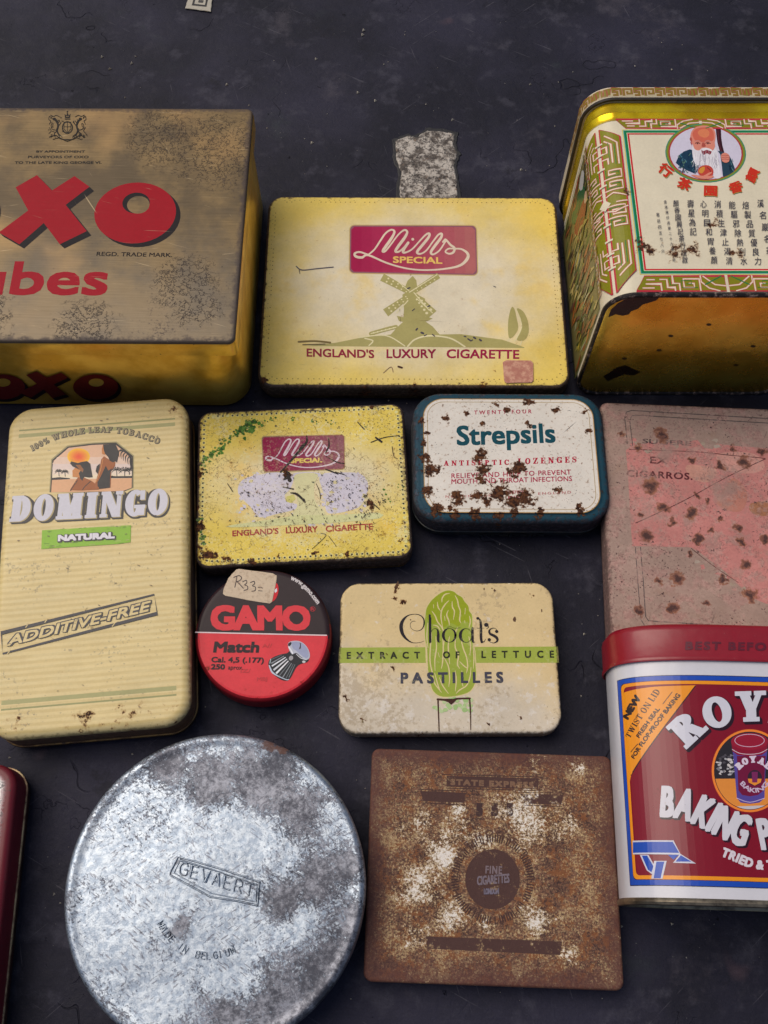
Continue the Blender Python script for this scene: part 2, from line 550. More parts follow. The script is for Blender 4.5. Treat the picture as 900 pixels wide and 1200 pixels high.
    def dots(s, pts, r, col, n=7):
        for p in pts:
            e = [s.uv(*a) for a in ell(p[0], p[1], r, r, n)]
            s.tri([(e[0], e[i], e[i + 1]) for i in range(1, n - 1)], ink(col), s.h)
        s.up()
    def layout(s, txt, font, sp):
        x = 0; L = []
        for ch in txt:
            g = font(ch); L.append((g, x)); x += g[1] + sp
        g0, gl = L[0], L[-1]
        return L, g0[1] + g0[0][2], gl[1] + gl[0][3]
    def text(s, txt, bl, br, tl, col, bold=0.0, font=sans, sp=0.0, ref='H', shift=(0, 0), flag=1.0):
        """baseline from bl to br, tl = top of the reference letter above bl"""
        L, x0, x1 = s.layout(txt, font, sp); rh = font(ref)[4]
        A, B, C = (Vector(s.uv(p[0] + shift[0], p[1] + shift[1])) for p in (bl, br, tl))
        ux, uy = (B - A) / (x1 - x0), (C - A) / rh
        bx = bold
        offs = [(0, 0)] if not bold else [(bx * a, bx * b_) for a in (-1, 0, 1) for b_ in (-1, 0, 1)]
        A0 = A + ux.normalized() * bx + uy.normalized() * bx; hs = (uy.length * rh - 2 * bx) / (uy.length * rh)
        sc = ((B - A).length - 2 * bx) / (B - A).length
        top = 0
        for k, of in enumerate(offs):
            for g, x in L:
                tr = []
                for lay, t in g[0]:
                    top = max(top, lay)
                    q = tuple((A0.x + ux.x * (px + x - x0) * sc + uy.x * py * hs + of[0], A0.y + ux.y * (px + x - x0) * sc + uy.y * py * hs + of[1]) for px, py in t)
                    s.tri([q], ink(col, flag), s.h + k * .0002 + lay * .00015)
        s.h += len(offs) * .0002 + top * .00015 + s.step
    def arc_text(s, txt, path, hgt, col, bold=0.0, font=sans, sp=0.0, ref='H', smooth=6, squash=1.0):
        """letters of height hgt (crop units) along a baseline path"""
        pts = smooth_path(path, smooth); cum = [0.0]
        for a, b in zip(pts, pts[1:]): cum.append(cum[-1] + math.hypot(b[0] - a[0], b[1] - a[1]))
        L, x0, x1 = s.layout(txt, font, sp); k = cum[-1] / (x1 - x0); hy = hgt / font(ref)[4]
        def at(d):
            i = 0
            while i < len(cum) - 2 and cum[i + 1] < d: i += 1
            u = (d - cum[i]) / (cum[i + 1] - cum[i]); a, b = pts[i], pts[i + 1]
            l = math.hypot(b[0] - a[0], b[1] - a[1])
            return a[0] + (b[0] - a[0]) * u, a[1] + (b[1] - a[1]) * u, (b[0] - a[0]) / l, (b[1] - a[1]) / l
        offs = [(0, 0)] if not bold else [(bold * a, bold * b_) for a in (-1, 0, 1) for b_ in (-1, 0, 1)]
        sg = 1 if s.view is None else -1
        for g, x in L:
            mid = (x + (g[2] + g[3]) / 2 - x0) * k; X, Y, dx, dy = at(mid); gm = (g[2] + g[3]) / 2
            nx, ny = -dy * sg, dx * sg
            for lay, t in g[0]:
                q = []
                for px, py in t:
                    a, b = (px - gm) * k * squash, py * hy
                    q.append(s.uv(X + dx * a + nx * b, Y + dy * a + ny * b))
                for j, of in enumerate(offs):
                    s.tri([tuple((p[0] + of[0], p[1] + of[1]) for p in q)], ink(col), s.h + j * .0002 + lay * .00015)
        s.h += len(offs) * .0002 + .003
    def mesh(s, name, mat, parent, label=None):
        o = make(name, s.v, s.f, mat, parent, s.c, smooth=0, label=label)
        s.v, s.f, s.c = [], [], []
        return o
    # raised metal ridges
    def ridge(s, pts, w, hgt, smooth=5, closed=False, prof=5):
        if smooth: pts = smooth_path(pts, smooth, closed)
        ph = s.__dict__.setdefault('rv', []); pf = s.__dict__.setdefault('rf', [])
        base = len(ph); n = len(pts)
        rows = []
        for j in range(prof + 1):
            a = -1 + 2 * j / prof
            Ls, _ = sides(pts, [w * abs(a)] * n if a else [1e-6] * n, closed) if a > 0 else (sides(pts, [w * abs(a)] * n, closed)[1], 0)
            rows.append([s.p3(*s.uv(*p), -.02 + hgt * math.cos(a * math.pi / 2) ** .8) for p in Ls])
        for r in rows: ph += r
        for j in range(prof):
            for i in range(n if closed else n - 1):
                k = (i + 1) % n
                pf.append((base + j * n + i, base + j * n + k, base + (j + 1) * n + k, base + (j + 1) * n + i))
    def ridge_mesh(s, name, mat, parent, inkc=None):
        me = make(name, s.rv, s.rf, mat, parent, inkc, smooth=60)
        bm = bmesh.new(); bm.from_mesh(me.data); bmesh.ops.recalc_face_normals(bm, faces=bm.faces)
        # normals up
        for f in bm.faces:
            if f.normal.z < -.2: f.normal_flip()
        bm.to_mesh(me.data); bm.free(); s.rv, s.rf = [], []
        return me

def pxl(tin, z, view, pts):
    """soft-blotch centres given in a photo crop (x, y, r) -> mm on the face at height z"""
    A = Art(tin, z=z); A.view = view; o = []
    for x, y, r in pts:
        a = A.uv(x, y); b = A.uv(x + r, y); o.append((a[0], a[1], math.hypot(b[0] - a[0], b[1] - a[1])))
    return o

RUST_D, RUST_M, RUST_L = lin((44, 30, 27)), lin((80, 50, 37)), lin((118, 76, 46))

def litho(name, edge=None, edge_w=1.2, edge_amt=1.0, rust=None, rust_thr=.62, rust_amt=.55, rust_noise=.16, speck=.70, speck_scale=1.3,
          scratches=((.6, .72), (2.2, .74)), scratch_col=(60, 50, 42), grime=.22, rough=.42, bump=.25, wearcol=(70, 56, 50), base_fn=None,
          fine=.10, coat=0.0, ztop=None, dents=.5, spec=.10):
    c = Ctx(name)
    col, flag = c.attr()
    if base_fn: col = base_fn(c, col, flag)
    g = c.noise(.05, 6, .62); g2 = c.noise(.9, 3, .7)
    shade = 1.0 - grime * .5 + (g - .5) * (grime * 2.2) + (g2 - .5) * (fine * 2.0)
    col = c.mul(col, shade)
    # yellowed dirt in patches
    d = c.ss(c.noise(.11, 7, .68), .56, .74) * .35
    col = c.mix(d * grime * 2.5, col, c.mix(1.0, col, lin((196, 168, 120)), 'MULTIPLY'))
    wear = None
    sc = None
    for rot, thr in scratches:
        q = c.scratch(rot, thr=thr); sc = q if sc is None else sc.max(q)
    sp = c.ss(c.noise(speck_scale, 3, .55), speck, speck + .05) * c.ss(c.noise(.06, 3, .6), .42, .6)
    wear = sp
    if sc is not None: wear = wear.max(sc * .8)
    e = None
    if edge:
        sdf = c.rr(*edge)
        n = c.noise(.45, 7, .72) - .5
        e = c.ss(sdf + n * (edge_w * 5.0), -edge_w * 1.1, -edge_w * .1) * edge_amt
        wear = wear.max(e)
    wc = c.mix(c.noise(.8, 4, .7), lin(wearcol), c.mul(lin(wearcol), .5))
    shine = c.ss(c.noise(.5, 5, .7), .5, .6)
    wc = c.mix(shine * .8, wc, c.mul(lin(wearcol), 2.4))
    col = c.mix(wear, col, wc)
    rm = None
    base_r = c.noise(rust_noise, 8, .68)
    fr = base_r + (c.noise(1.1, 4, .7) - .5) * .22
    if rust:
        fr = fr + c.blobs(rust) * rust_amt
    rm = c.ss(fr, rust_thr, rust_thr + .07)
    halo = c.ss(fr, rust_thr - .07, rust_thr + .03)
    col = c.mix(halo * .45, col, c.mix(1.0, col, lin((190, 140, 90)), 'MULTIPLY'))
    rc = c.mix(c.ss(c.noise(.7, 5, .7), .38, .62), RUST_D, c.mix(c.noise(1.5, 3, .6), RUST_M, RUST_L))
    col = c.mix(rm, col, rc)
    ro = c.mix(rm.max(wear * .6), (rough,) * 3, (.85,) * 3)
    sepr = c.nt.nodes.new('ShaderNodeSeparateColor'); c.nt.links.new(ro.s, sepr.inputs[0])
    ro = V(c, sepr.outputs[0]) + (c.noise(.35, 5, .6) - .5) * .18
    h = c.noise(.03, 3, .5) * (4.0 * dents) + (c.noise(1.6, 3, .6)) * rm * .7 - wear * .25 + c.noise(.8, 3, .6) * .06
    mt = 0.0 if e is None else e * shine * rm.inv() * .75
    return c.out(col, ro, mt, h, bump, coat=coat, spec=spec)

def bare(name, col=(150, 140, 120), col2=(80, 66, 52), rough=.4, metal=.85, rust_thr=.56, streak=None, bump=.2):
    c = Ctx(name)
    col0 = c.mix(c.ss(c.noise(.12, 7, .68), .4, .66), lin(col), lin(col2))
    rm = c.ss(c.noise(.3, 8, .7), rust_thr, rust_thr + .1)
    col1 = c.mix(rm, col0, c.mix(c.noise(1.2, 4, .7), RUST_D, RUST_M))
    ro = (c.noise(.4, 5, .6) - .5) * .3 + rough + rm * .3
    return c.out(col1, ro, (1.0 - rm) * metal, c.noise(.04, 3, .5) * 2.0 + c.noise(1.4, 3, .6) * .1 + rm * .2, bump)
# ================================================================== THE SURFACE
def cloth_mat():
    c = Ctx('worn dark vinyl')
    a = c.ss(c.noise(.012, 6, .6), .35, .68); b = c.noise(.07, 7, .66)
    col = c.mix(a, lin((30, 30, 40)), lin((46, 45, 60)))
    col = c.mix(c.ss(b, .52, .72) * .5, col, lin((74, 73, 84)))
    col = c.mix(c.ss(c.noise(.03, 5, .6), .6, .75) * .5, col, lin((50, 56, 60)))
    col = c.mix(c.ss(c.noise(.018, 7, .7), .58, .72) * .5, col, lin((78, 74, 82)))
    col = c.mix(c.ss(c.noise(.05, 6, .7), .62, .72) * .6, col, lin((26, 25, 33)))
    col = c.mix(c.ss(c.noise(.022, 3, .5), .68, .74) * .4, col, lin((92, 74, 80)))
    wv_ = c.noise(1.0, 3, .6, 0, c.mapped(.05, (.15, 1.4, 1))); col = c.mul(col, .86 + wv_ * .28)
    # fine dry scuffs, cracks, dust
    sc = c.scratch(.5, .8, .03, .69, .5).max(c.scratch(-.7, .9, .02, .7, .48)).max(c.scratch(1.3, .7, .025, .71, .5))
    col = c.mix(sc * .3, col, lin((104, 102, 110)))
    v = c.mapped(.2, (.05, .05, .05))
    wv = c.noise(.03, 4, .6)
    cr = (c.noise(.018, 3, .55) - .5).abs()
    crack = c.ss(cr, .0045, .001) * c.ss(c.noise(.02, 2, .5), .58, .66)
    cr2 = (c.noise(.045, 4, .6) - .5).abs()
    crack2 = c.ss(cr2, .006, .001) * c.ss(c.noise(.03, 2, .5), .6, .68)
    crk = crack.max(crack2 * .7)
    col = c.mix(crk * .3, col, lin((20, 19, 24)))
    pit = c.ss(c.noise(.16, 6, .66), .69, .74)
    col = c.mix(pit * .8, col, lin((22, 21, 27)))
    dust = c.ss(c.noise(.85, 2, .5), .755, .79) * c.ss(c.noise(.02, 2, .5), .4, .6)
    col = c.mix(dust * .55, col, lin((150, 148, 142)))
    pale = c.ss(c.noise(.2, 8, .75), .68, .76) * c.ss(c.noise(.015, 2, .5), .52, .62)
    col = c.mix(pale * .35, col, lin((120, 118, 124)))
    g = c.noise(1.3, 4, .7)
    tw = c.noise(2.2, 2, .5, 0, c.mapped(.78, (.5, 1.6, 1))); col = c.mul(col, .52 + g * .60 + tw * .38)
    h = c.noise(.02, 3, .5) * 3.0 + c.noise(.25, 5, .65) * .7 + g * .22 - crk * .9 - pit * .7
    return c.out(col, .56 + (b - .5) * .5, 0.0, h, .5, spec=.12)
CLOTH = cloth_mat()
bm = bmesh.new()
bmesh.ops.create_grid(bm, x_segments=60, y_segments=60, size=1.2)
rs = random.Random(4)
from mathutils import noise as mnoise
for v in bm.verts:
    v.co.y += .25
    d = mnoise.noise(v.co * 9.0)
    v.co.z = min(0.0, d * .0006 - .0002)
me = bpy.data.meshes.new('tabletop'); bm.to_mesh(me); bm.free(); me.shade_smooth(); me.materials.append(CLOTH)
table = link(bpy.data.objects.new('tabletop', me)); table['kind'] = 'structure'

def sheet(name, pts, mat, parent, z0, z1, jag=.0, seed=1, inner=.8):
    """a thin irregular slab with a chamfered rim, pts in mm"""
    r = random.Random(seed); P = []
    n = len(pts)
    for i in range(n):
        a, b = pts[i], pts[(i + 1) % n]
        for k in range(5):
            u = k / 5
            P.append((a[0] + (b[0] - a[0]) * u + r.uniform(-jag, jag), a[1] + (b[1] - a[1]) * u + r.uniform(-jag, jag)))
    cx, cy = sum(p[0] for p in P) / len(P), sum(p[1] for p in P) / len(P)
    def ins(d): return [(x + (cx - x) * d / math.hypot(cx - x, cy - y), y + (cy - y) * d / math.hypot(cx - x, cy - y)) for x, y in P]
    rings = [[(x, y, z0) for x, y in P], [(x, y, (z0 + z1) / 2) for x, y in P], [(x, y, z1) for x, y in ins(inner)]]
    v, f = loft(rings, cap0=False, cap1=False)
    k = len(v); v += [(x, y, z1) for x, y in ins(inner)]
    tr = tessellate_polygon([[Vector((x, y, 0)) for x, y in ins(inner)]])
    for t in tr:
        q = [v[k + i] for i in t]
        a = (q[1][0] - q[0][0]) * (q[2][1] - q[0][1]) - (q[1][1] - q[0][1]) * (q[2][0] - q[0][0])
        f.append(tuple(k + i for i in (t if a > 0 else (t[0], t[2], t[1]))))
    return make(name, v, f, mat, parent, smooth=30)

def ground_pts(pts):
    T0 = Art.__new__(Art); o = []
    for X, Y in pts:
        ct, st = math.cos(CAM_TILT), math.sin(CAM_TILT); a, b = (X - 450) / CAM_F, (600 - Y) / CAM_F
        d = Vector((a, b * ct + st, b * st - ct)); t = -CAM_H / d.z
        o.append((d.x * t, d.y * t))
    o = o if sum(a[0] * b[1] - b[0] * a[1] for a, b in zip(o, o[1:] + o[:1])) > 0 else o[::-1]
    return o

def stone_mat():
    c = Ctx('bare gritty patch')
    a = c.noise(.22, 6, .7); b = c.noise(1.2, 4, .7)
    cr = (c.noise(.2, 4, .6) - .5).abs()
    col = c.mix(c.ss(a, .40, .58), lin((92, 84, 78)), lin((196, 188, 178)))
    col = c.mix(c.ss(cr, .03, .006) * .9, col, lin((44, 40, 40)))
    col = c.mix(c.ss(c.noise(.3, 6, .7), .6, .7) * .7, col, lin((150, 122, 96)))
    col = c.mul(col, .7 + b * .6)
    return c.out(col, .85, 0.0, a * 1.2 + b * .4, 1.2)
patch = sheet('peeled_patch', ground_pts([(463, 166), (478, 160), (488, 162), (500, 154), (516, 155), (533, 158), (531, 172), (536, 180), (531, 195), (535, 214), (537, 240), (470, 240), (468, 222), (470, 202), (465, 188)]), stone_mat(), table, .05, 1.1, .35, 3)
c = Ctx('torn vinyl edge'); c.out(c.mul(lin((17, 16, 20)), .7 + c.noise(.6, 4, .7) * .7), .6, 0.0, c.noise(.5, 4, .6), .4)
rim = sheet('torn_edge', ground_pts([(459, 164), (476, 157), (488, 159), (500, 150), (518, 151), (537, 155), (535, 171), (540, 181), (535, 196), (539, 214), (541, 242), (466, 242), (464, 222), (467, 202), (461, 188)]), c.mat, table, .0, .4, .5, 9, .5)

# small paper scrap with a dark printed square
T = Tin('paper_scrap', 'small off-white paper scrap with a dark printed square, alone on bare cloth', 'paper scrap', -108.5, 500.5, -6, .4)
c = Ctx('old paper'); c.out(c.mul(lin((176, 170, 156)), .8 + c.noise(.5, 5, .7) * .4), .8, 0.0, c.noise(.3, 4, .6), .3)
sh = sheet('paper', [(-7.8, -4.6), (7.6, -5.4), (6.8, 6.5), (-7.0, 7.2)], c.mat, T.e, 0, .35, .25, 5, .3)
c = Ctx('black stamp'); k_, _ = c.attr(); c.out(k_, .7)
A = Art(T, z=.36); A.frame([(-3.6, -1.2), (4, -1.5), (3.8, 5), (-3.6, 5.2)], 1.3, (38, 36, 38)); A.rect(-1, .8, 2, 3, (60, 58, 58)); A.mesh('printed_square', c.mat, T.e)

# crumbs and lint on the cloth
r = random.Random(11); v, f = [], []
for i in range(340):
    x, y = r.uniform(-200, 200), r.uniform(-30, 480); s_ = r.choice((.16, .2, .25, .3, .42, .7)) * (1 + y / 700)
    k = len(v)
    for q in ((1, 0, 0), (-.5, .8, 0), (-.6, -.8, 0), (0, .1, .8)): v.append((x + q[0] * s_ * r.uniform(.6, 1.3), y + q[1] * s_ * r.uniform(.6, 1.3), .02 + q[2] * s_))
    f += [(k, k + 1, k + 3), (k + 1, k + 2, k + 3), (k + 2, k, k + 3)]
c = Ctx('pale crumbs'); c.out(c.mix(c.noise(.08, 2, .5), lin((120, 112, 98)), lin((196, 190, 178))), .8)
o = make('crumbs', v, f, c.mat, None, smooth=0); o['kind'] = 'stuff'
o['label'] = 'pale crumbs and lint scattered over the dark cloth'; o['category'] = 'crumbs'

# ================================================================== OXO TIN
T = Tin('cube_tin', 'large tarnished bronze box with big red X and O on its lid', 'tin', -148.3, 297.0, -.4)
HW, HD, HH = 85.0, 65.9, 57.0
def oxo_top():
    c = Ctx('tarnished bronze lacquer')
    col, flag = c.attr()
    st = c.noise(1.0, 5, .68, .2, c.mapped(0.02, (.045, 1.5, 1)))
    b = c.noise(.03, 5, .6)
    base = c.mix(c.ss(b, .4, .62), lin((82, 72, 58)), lin((108, 92, 67)))
    lit = c.ss(c.noise(.03, 3, .5) + c.blobs([(62, 46, 34), (20, 52, 26), (-30, -10, 20)]) * .35, .58, .85)  # where light catches the lid; painted as paler gold in the base colour
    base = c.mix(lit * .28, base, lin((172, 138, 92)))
    base = c.mix(c.ss(c.y + (b - .5) * 60, 10, -60) * .35, base, lin((116, 112, 106)))
    base = c.mul(base, .48 + st * 1.04)
    col = c.mix(flag, base, c.mul(col, .84 + c.noise(.5, 5, .7) * .3))
    sdf = c.rr(HW, HD, 3)
    e = c.ss(sdf + (c.noise(.3, 6, .7) - .5) * 9, -3.2, -.4)
    spk = c.ss(c.noise(.9, 5, .7) + (c.noise(.05, 3, .5) - .5) * .5 + c.ss(sdf, -22, 0) * .06 + c.blobs([(60, -38, 30), (50, -50, 26), (70, 40, 36), (45, 50, 32)]) * .07, .68, .76) * .6
    crk = c.ss((c.noise(.35, 5, .65) - .5).abs(), .022, .004) * c.ss(c.blobs([(61, -35, 22), (70, 40, 34), (44, 48, 28), (67, -48, 16), (-30, -55, 26), (20, -58, 20)]) + (c.noise(.3, 3, .6) - .5) * .9, .2, .6)
    dk = spk.max(crk).max(e * .8)
    col = c.mix(dk * .62, col, c.mix(c.noise(.7, 3, .6), lin((62, 54, 56)), lin((92, 82, 88))))
    sc = c.scratch(.04, 1.8, .03, .69, .5).max(c.scratch(.3, 1.0, .03, .69, .5)).max(c.scratch(-.15, .9, .03, .71, .5)).max(c.scratch(1.0, .9, .03, .73, .5))
    col = c.mix(sc * .36, col, lin((186, 168, 136)))
    ro = .44 + (st - .5) * .25 + dk * .25
    return c.out(col, ro, flag.inv() * .6 * (1.0 - dk * .8), c.noise(.03, 3, .5) * 3.0 + st * .1 + crk * .3, .25, spec=.1)
OXM = oxo_top()
def gold(name, col=(250, 206, 92), dark=(222, 170, 58), rough=.32, spots=.68, metal=.6):
    c = Ctx(name)
    ik, flag = c.attr()
    b = c.noise(.05, 5, .6)
    base = c.mix(c.ss(b, .35, .66), lin(dark), lin(col))
    base = c.mix(flag, base, ik)
    s_ = c.ss(c.noise(.6, 5, .65), spots, spots + .05)
    base = c.mix(s_ * .85, base, lin((60, 38, 22)))
    q = c.scratch(.9, .8, .03, .71, .5)
    base = c.mix(q * .5, base, lin((96, 66, 30)))
    return c.out(base, rough + (c.noise(.15, 4, .6) - .5) * .2 + s_ * .3, (1.0 - s_) * metal * (1.0 - flag * .6), c.noise(.04, 3, .5) * 3.0 + c.noise(.3, 3, .5) * .2, .25)
GOLD = gold('gold lacquer')
v, f = prof_box(HW, HD, 3.2, fillet(46.5, HH, 1.1), 2, .35)
LID = make('lid', v, f, OXM, T.e, [ink((170, 130, 60), 0.0)] * len(f))
v, f = prof_box(HW + .25, HD + .25, 3.4, [(0, 46.6), (0, 48), (0, 54.6), (.25, 55.2)], 2, .35)
make('lid_rim', v, f[:-2], GOLD, T.e, [ink((0, 0, 0), 0.0)] * (len(f) - 2))
v, f = prof_box(HW - .8, HD - .8, 13.0, [(1.0, 0.2), (0, 1.2), (0, 46.0), (.6, 47.5)], 3, .4, n=12)
BODY = make('body', v, f, GOLD, T.e, [ink((0, 0, 0), 0.0)] * len(f))
RED, BLK = (158, 8, 30), (30, 26, 30)
XS = [(50, 326), (118, 287), (166, 336), (238, 290), (286, 324), (210, 382), (277, 466), (191, 508), (140, 440), (62, 508), (-4, 470), (90, 400)]
A = Art(T, z=HH); A.view = (0, 100, 2.727)
for k in range(1, 7):
    A.poly([(x + 2.5 * k, y + 2.3 * k) for x, y in XS], BLK)
    A.ellipse(432 + 2.4 * k, 408 + 2 * k, 131, 97, BLK, rot=-6); A.ellipse(-142 + 2.4 * k, 398 + 2 * k, 131, 97, BLK, rot=-6)
A.poly(XS, RED)
for cx, cy in ((432, 408), (-142, 398)):
    A.ellipse(cx, cy, 131, 97, RED, rot=-6)
    A.ellipse(cx + 3, cy - 32, 44, 33, BLK, rot=-6); A.ellipse(cx + 10, cy - 26, 36, 28, (150, 125, 90), rot=-6, flag=0.0)
A.mesh('red_lettering', OXM, LID)
A.text('REGD. TRADE MARK.', (308, 545), (550, 549), (310, 532), (28, 24, 26), bold=.06)
A.view = (0, 280, 2.727)
A.text('ubes', (-92, 178), (340, 180), (-70, 71), (160, 10, 34), bold=.6, ref='b')
A.view = (0, 120, 6.4286)
K = (34, 30, 28)
A.text('BY APPOINTMENT', (272, 379), (640, 379), (274, 362), K, bold=.07)
A.text('PURVEYORS OF OXO', (210, 421), (668, 421), (212, 402), K, bold=.07)
A.text('TO THE LATE KING GEORGE VI.', (110, 463), (765, 463), (112, 444), K, bold=.07)
A.mesh('small_lettering', OXM, LID)
# coat of arms: crown, shield, two rearing supporters, scrolls
r = random.Random(5)
A.ring(508, 190, 42, 48, 9, K, n=28); A.frame([(482, 150), (534, 150), (534, 200), (508, 232), (482, 200)], 5, K)
A.stroke([(508, 150), (508, 228)], 4, K, smooth=0); A.stroke([(482, 184), (534, 184)], 4, K, smooth=0)
A.poly([(490, 118), (486, 86), (500, 98), (508, 72), (518, 98), (532, 86), (528, 118)], K); A.ellipse(508, 70, 6, 7, K, n=10); A.rect(488, 122, 530, 130, K)
A.stroke([(500, 106), (516, 106)], 5, (140, 120, 88), smooth=0, flag=0.0)
for sx in (-1, 1):
    X = lambda x: 508 + sx * x
    A.stroke([(X(60), 250), (X(78), 215), (X(70), 175), (X(84), 140), (X(100), 128)], [8, 13, 14, 15, 10], K)
    A.ellipse(X(98), 126, 13, 11, K, n=12)
    A.stroke([(X(72), 180), (X(56), 165), (X(48), 148)], 6, K); A.stroke([(X(76), 165), (X(58), 140)], 5, K)
    A.stroke([(X(76), 215), (X(98), 235), (X(92), 262)], 7, K); A.stroke([(X(66), 238), (X(50), 252), (X(40), 262)], 6, K)
    A.stroke([(X(84), 210), (X(116), 200), (X(122), 170), (X(108), 160), (X(112), 185)], 5, K)
    A.stroke([(X(118), 120), (X(135), 105), (X(140), 130), (X(126), 140), (X(136), 165)], 5, K)
    A.stroke([(X(60), 110), (X(84), 98), (X(104), 106), (X(128), 96)], 5, K)
    A.stroke([(X(136), 190), (X(122), 215), (X(140), 235)], 5, K)
    for i in range(16):
        a, b = r.uniform(40, 138), r.uniform(98, 270); q = r.uniform(0, 6.3)
        A.stroke([(X(a), b), (X(a + 9 * math.cos(q)), b + 9 * math.sin(q)), (X(a + 14 * math.cos(q + .9)), b + 14 * math.sin(q + .9))], r.uniform(2.5, 4.2), K, smooth=3)
A.stroke([(372, 262), (420, 250), (460, 276), (508, 282), (556, 276), (600, 250), (640, 262)], 6, K); A.stroke([(400, 280), (450, 268), (508, 294), (566, 268), (612, 280)], 4, K)
A.mesh('coat_of_arms', OXM, LID)
# worn front lettering below the rim
A = Art(T, plane=((0, -HD + .72, 0), (1, 0, 0), (0, 0, 1)), h0=.5); A.view = (0, 280, 2.727)
FX = [(84, 432), (118, 420), (150, 440), (196, 424), (218, 440), (172, 462), (212, 494), (168, 506), (140, 478), (100, 504), (62, 488), (118, 460)]
for k in (2, 4, 6, 8, 10):
    A.poly([(x + k, y + k * .8) for x, y in FX], (20, 12, 14))
    for cx in (306, 8): A.ellipse(cx + k, 470 + k * .8, 72, 40, (20, 12, 14))
A.poly(FX, (112, 26, 22))
for cx in (306, 8):
    A.ellipse(cx, 470, 72, 40, (112, 26, 22)); A.ellipse(cx + 2, 456, 24, 13, (150, 100, 40), flag=0.0)
A.mesh('front_lettering', GOLD, BODY)

# ================================================================== LARGE YELLOW CIGARETTE TIN
def mills_base(cx, cy, rx, ry, pale, warm):
    def fn(c, col, flag):
        dx, dy = (c.x - cx) / rx, (c.y - cy) / ry
        d = c.m('SQRT', dx * dx + dy * dy) + (c.noise(.05, 4, .6) - .5) * .6
        k = c.ss(d, 1.15, .35)
        b = c.mix(k, col, lin(pale))
        b = c.mix(c.ss(c.noise(.035, 4, .6), .5, .68) * .5, b, lin(warm))
        return c.mix(flag, b, col)
    return fn
def mills_logo(A, q, faded, wl, cream=(232, 214, 190), spec=(246, 206, 110)):
    """the framed script logo; q = the label's four corners TL TR BR BL in the crop"""
    x0, y0, x1, y1 = 38., 60., 852., 362.
    def m(p):
        u, v_ = (p[0] - x0) / (x1 - x0), (p[1] - y0) / (y1 - y0)
        return tuple((q[0][i] * (1 - u) + q[1][i] * u) * (1 - v_) + (q[3][i] * (1 - u) + q[2][i] * u) * v_ for i in (0, 1))
    def rr(d, rad): return [m(p) for p in [((x0 + x1) / 2 + a, (y0 + y1) / 2 + b) for a, b in rrect((x1 - x0) / 2 + d, (y1 - y0) / 2 + d, rad)]]
    A.poly(rr(14, 34), faded[2]); A.poly(rr(8, 28), faded[3]); 
    n = 12                                   # the ink is printed fading from magenta to dusty rose
    for i in range(n):
        a, b = x0 + (x1 - x0) * i / n, x0 + (x1 - x0) * (i + 1) / n; k = i / (n - 1)
        c_ = tuple(faded[0][j] * (1 - k) + faded[1][j] * k for j in range(3))
        inset = 16 if i in (0, n - 1) else 0
        P = [(a, y0), (b, y0), (b, y1), (a, y1)]
        if i == 0: P = [(a + 20, y0), (b, y0), (b, y1), (a + 20, y1), (a, y1 - 20), (a, y0 + 20)]
        if i == n - 1: P = [(a, y0), (b - 20, y0), (b, y0 + 20), (b, y1 - 20), (b - 20, y1), (a, y1)]
        A.poly([m(p) for p in P], c_)
    k = wl
    A.stroke([m(p) for p in [(150, 248), (190, 212), (228, 155), (262, 105), (300, 80), (322, 94), (300, 140), (262, 195), (245, 222), (262, 222), (300, 175), (345, 115), (385, 82), (406, 94), (390, 130), (350, 185), (328, 222), (352, 224), (385, 195), (412, 165)]],
             [k * w for w in (.8, .8, .9, .9, .9, 1.1, 1.4, 1.5, 1.2, .9, .8, .8, .9, 1.1, 1.4, 1.5, 1.2, .9, .8, .8)], cream)
    A.stroke([m(p) for p in [(412, 165), (385, 205), (378, 228), (400, 228), (440, 205), (490, 150), (530, 110), (552, 105), (545, 130), (505, 180), (470, 225), (490, 238), (530, 215), (575, 155), (610, 112), (632, 105), (628, 130), (590, 180), (560, 225), (575, 240), (615, 215), (650, 165), (658, 150)]],
             [k * w for w in (1.3, 1.4, 1.2, .9, .8, .8, .9, 1.1, 1.3, 1.4, 1.3, .9, .8, .8, .9, 1.1, 1.3, 1.4, 1.3, .9, .8, .8, .8)], cream)
    A.stroke([m(p) for p in [(640, 158), (655, 142), (668, 152), (690, 178), (714, 196), (708, 224), (680, 235), (655, 222), (676, 202), (715, 202), (760, 204), (800, 232), (796, 268), (745, 312), (640, 335), (510, 344), (390, 333), (270, 300), (150, 250), (110, 266), (70, 260), (62, 240), (95, 230), (150, 248)]],
             [k * w for w in (.9, .9, 1, 1.1, 1.2, 1.2, .9, .8, .8, .8, .9, 1.3, 1.6, 1.2, .9, .8, .8, .9, 1, 1.2, 1.3, 1.1, .9, .9)], cream)
    A.ellipse(*m((442, 142)), k * .75, k * .7, cream, n=12)
    A.text('SPECIAL', m((312, 299)), m((634, 301)), m((312, 256)), spec, bold=.16)

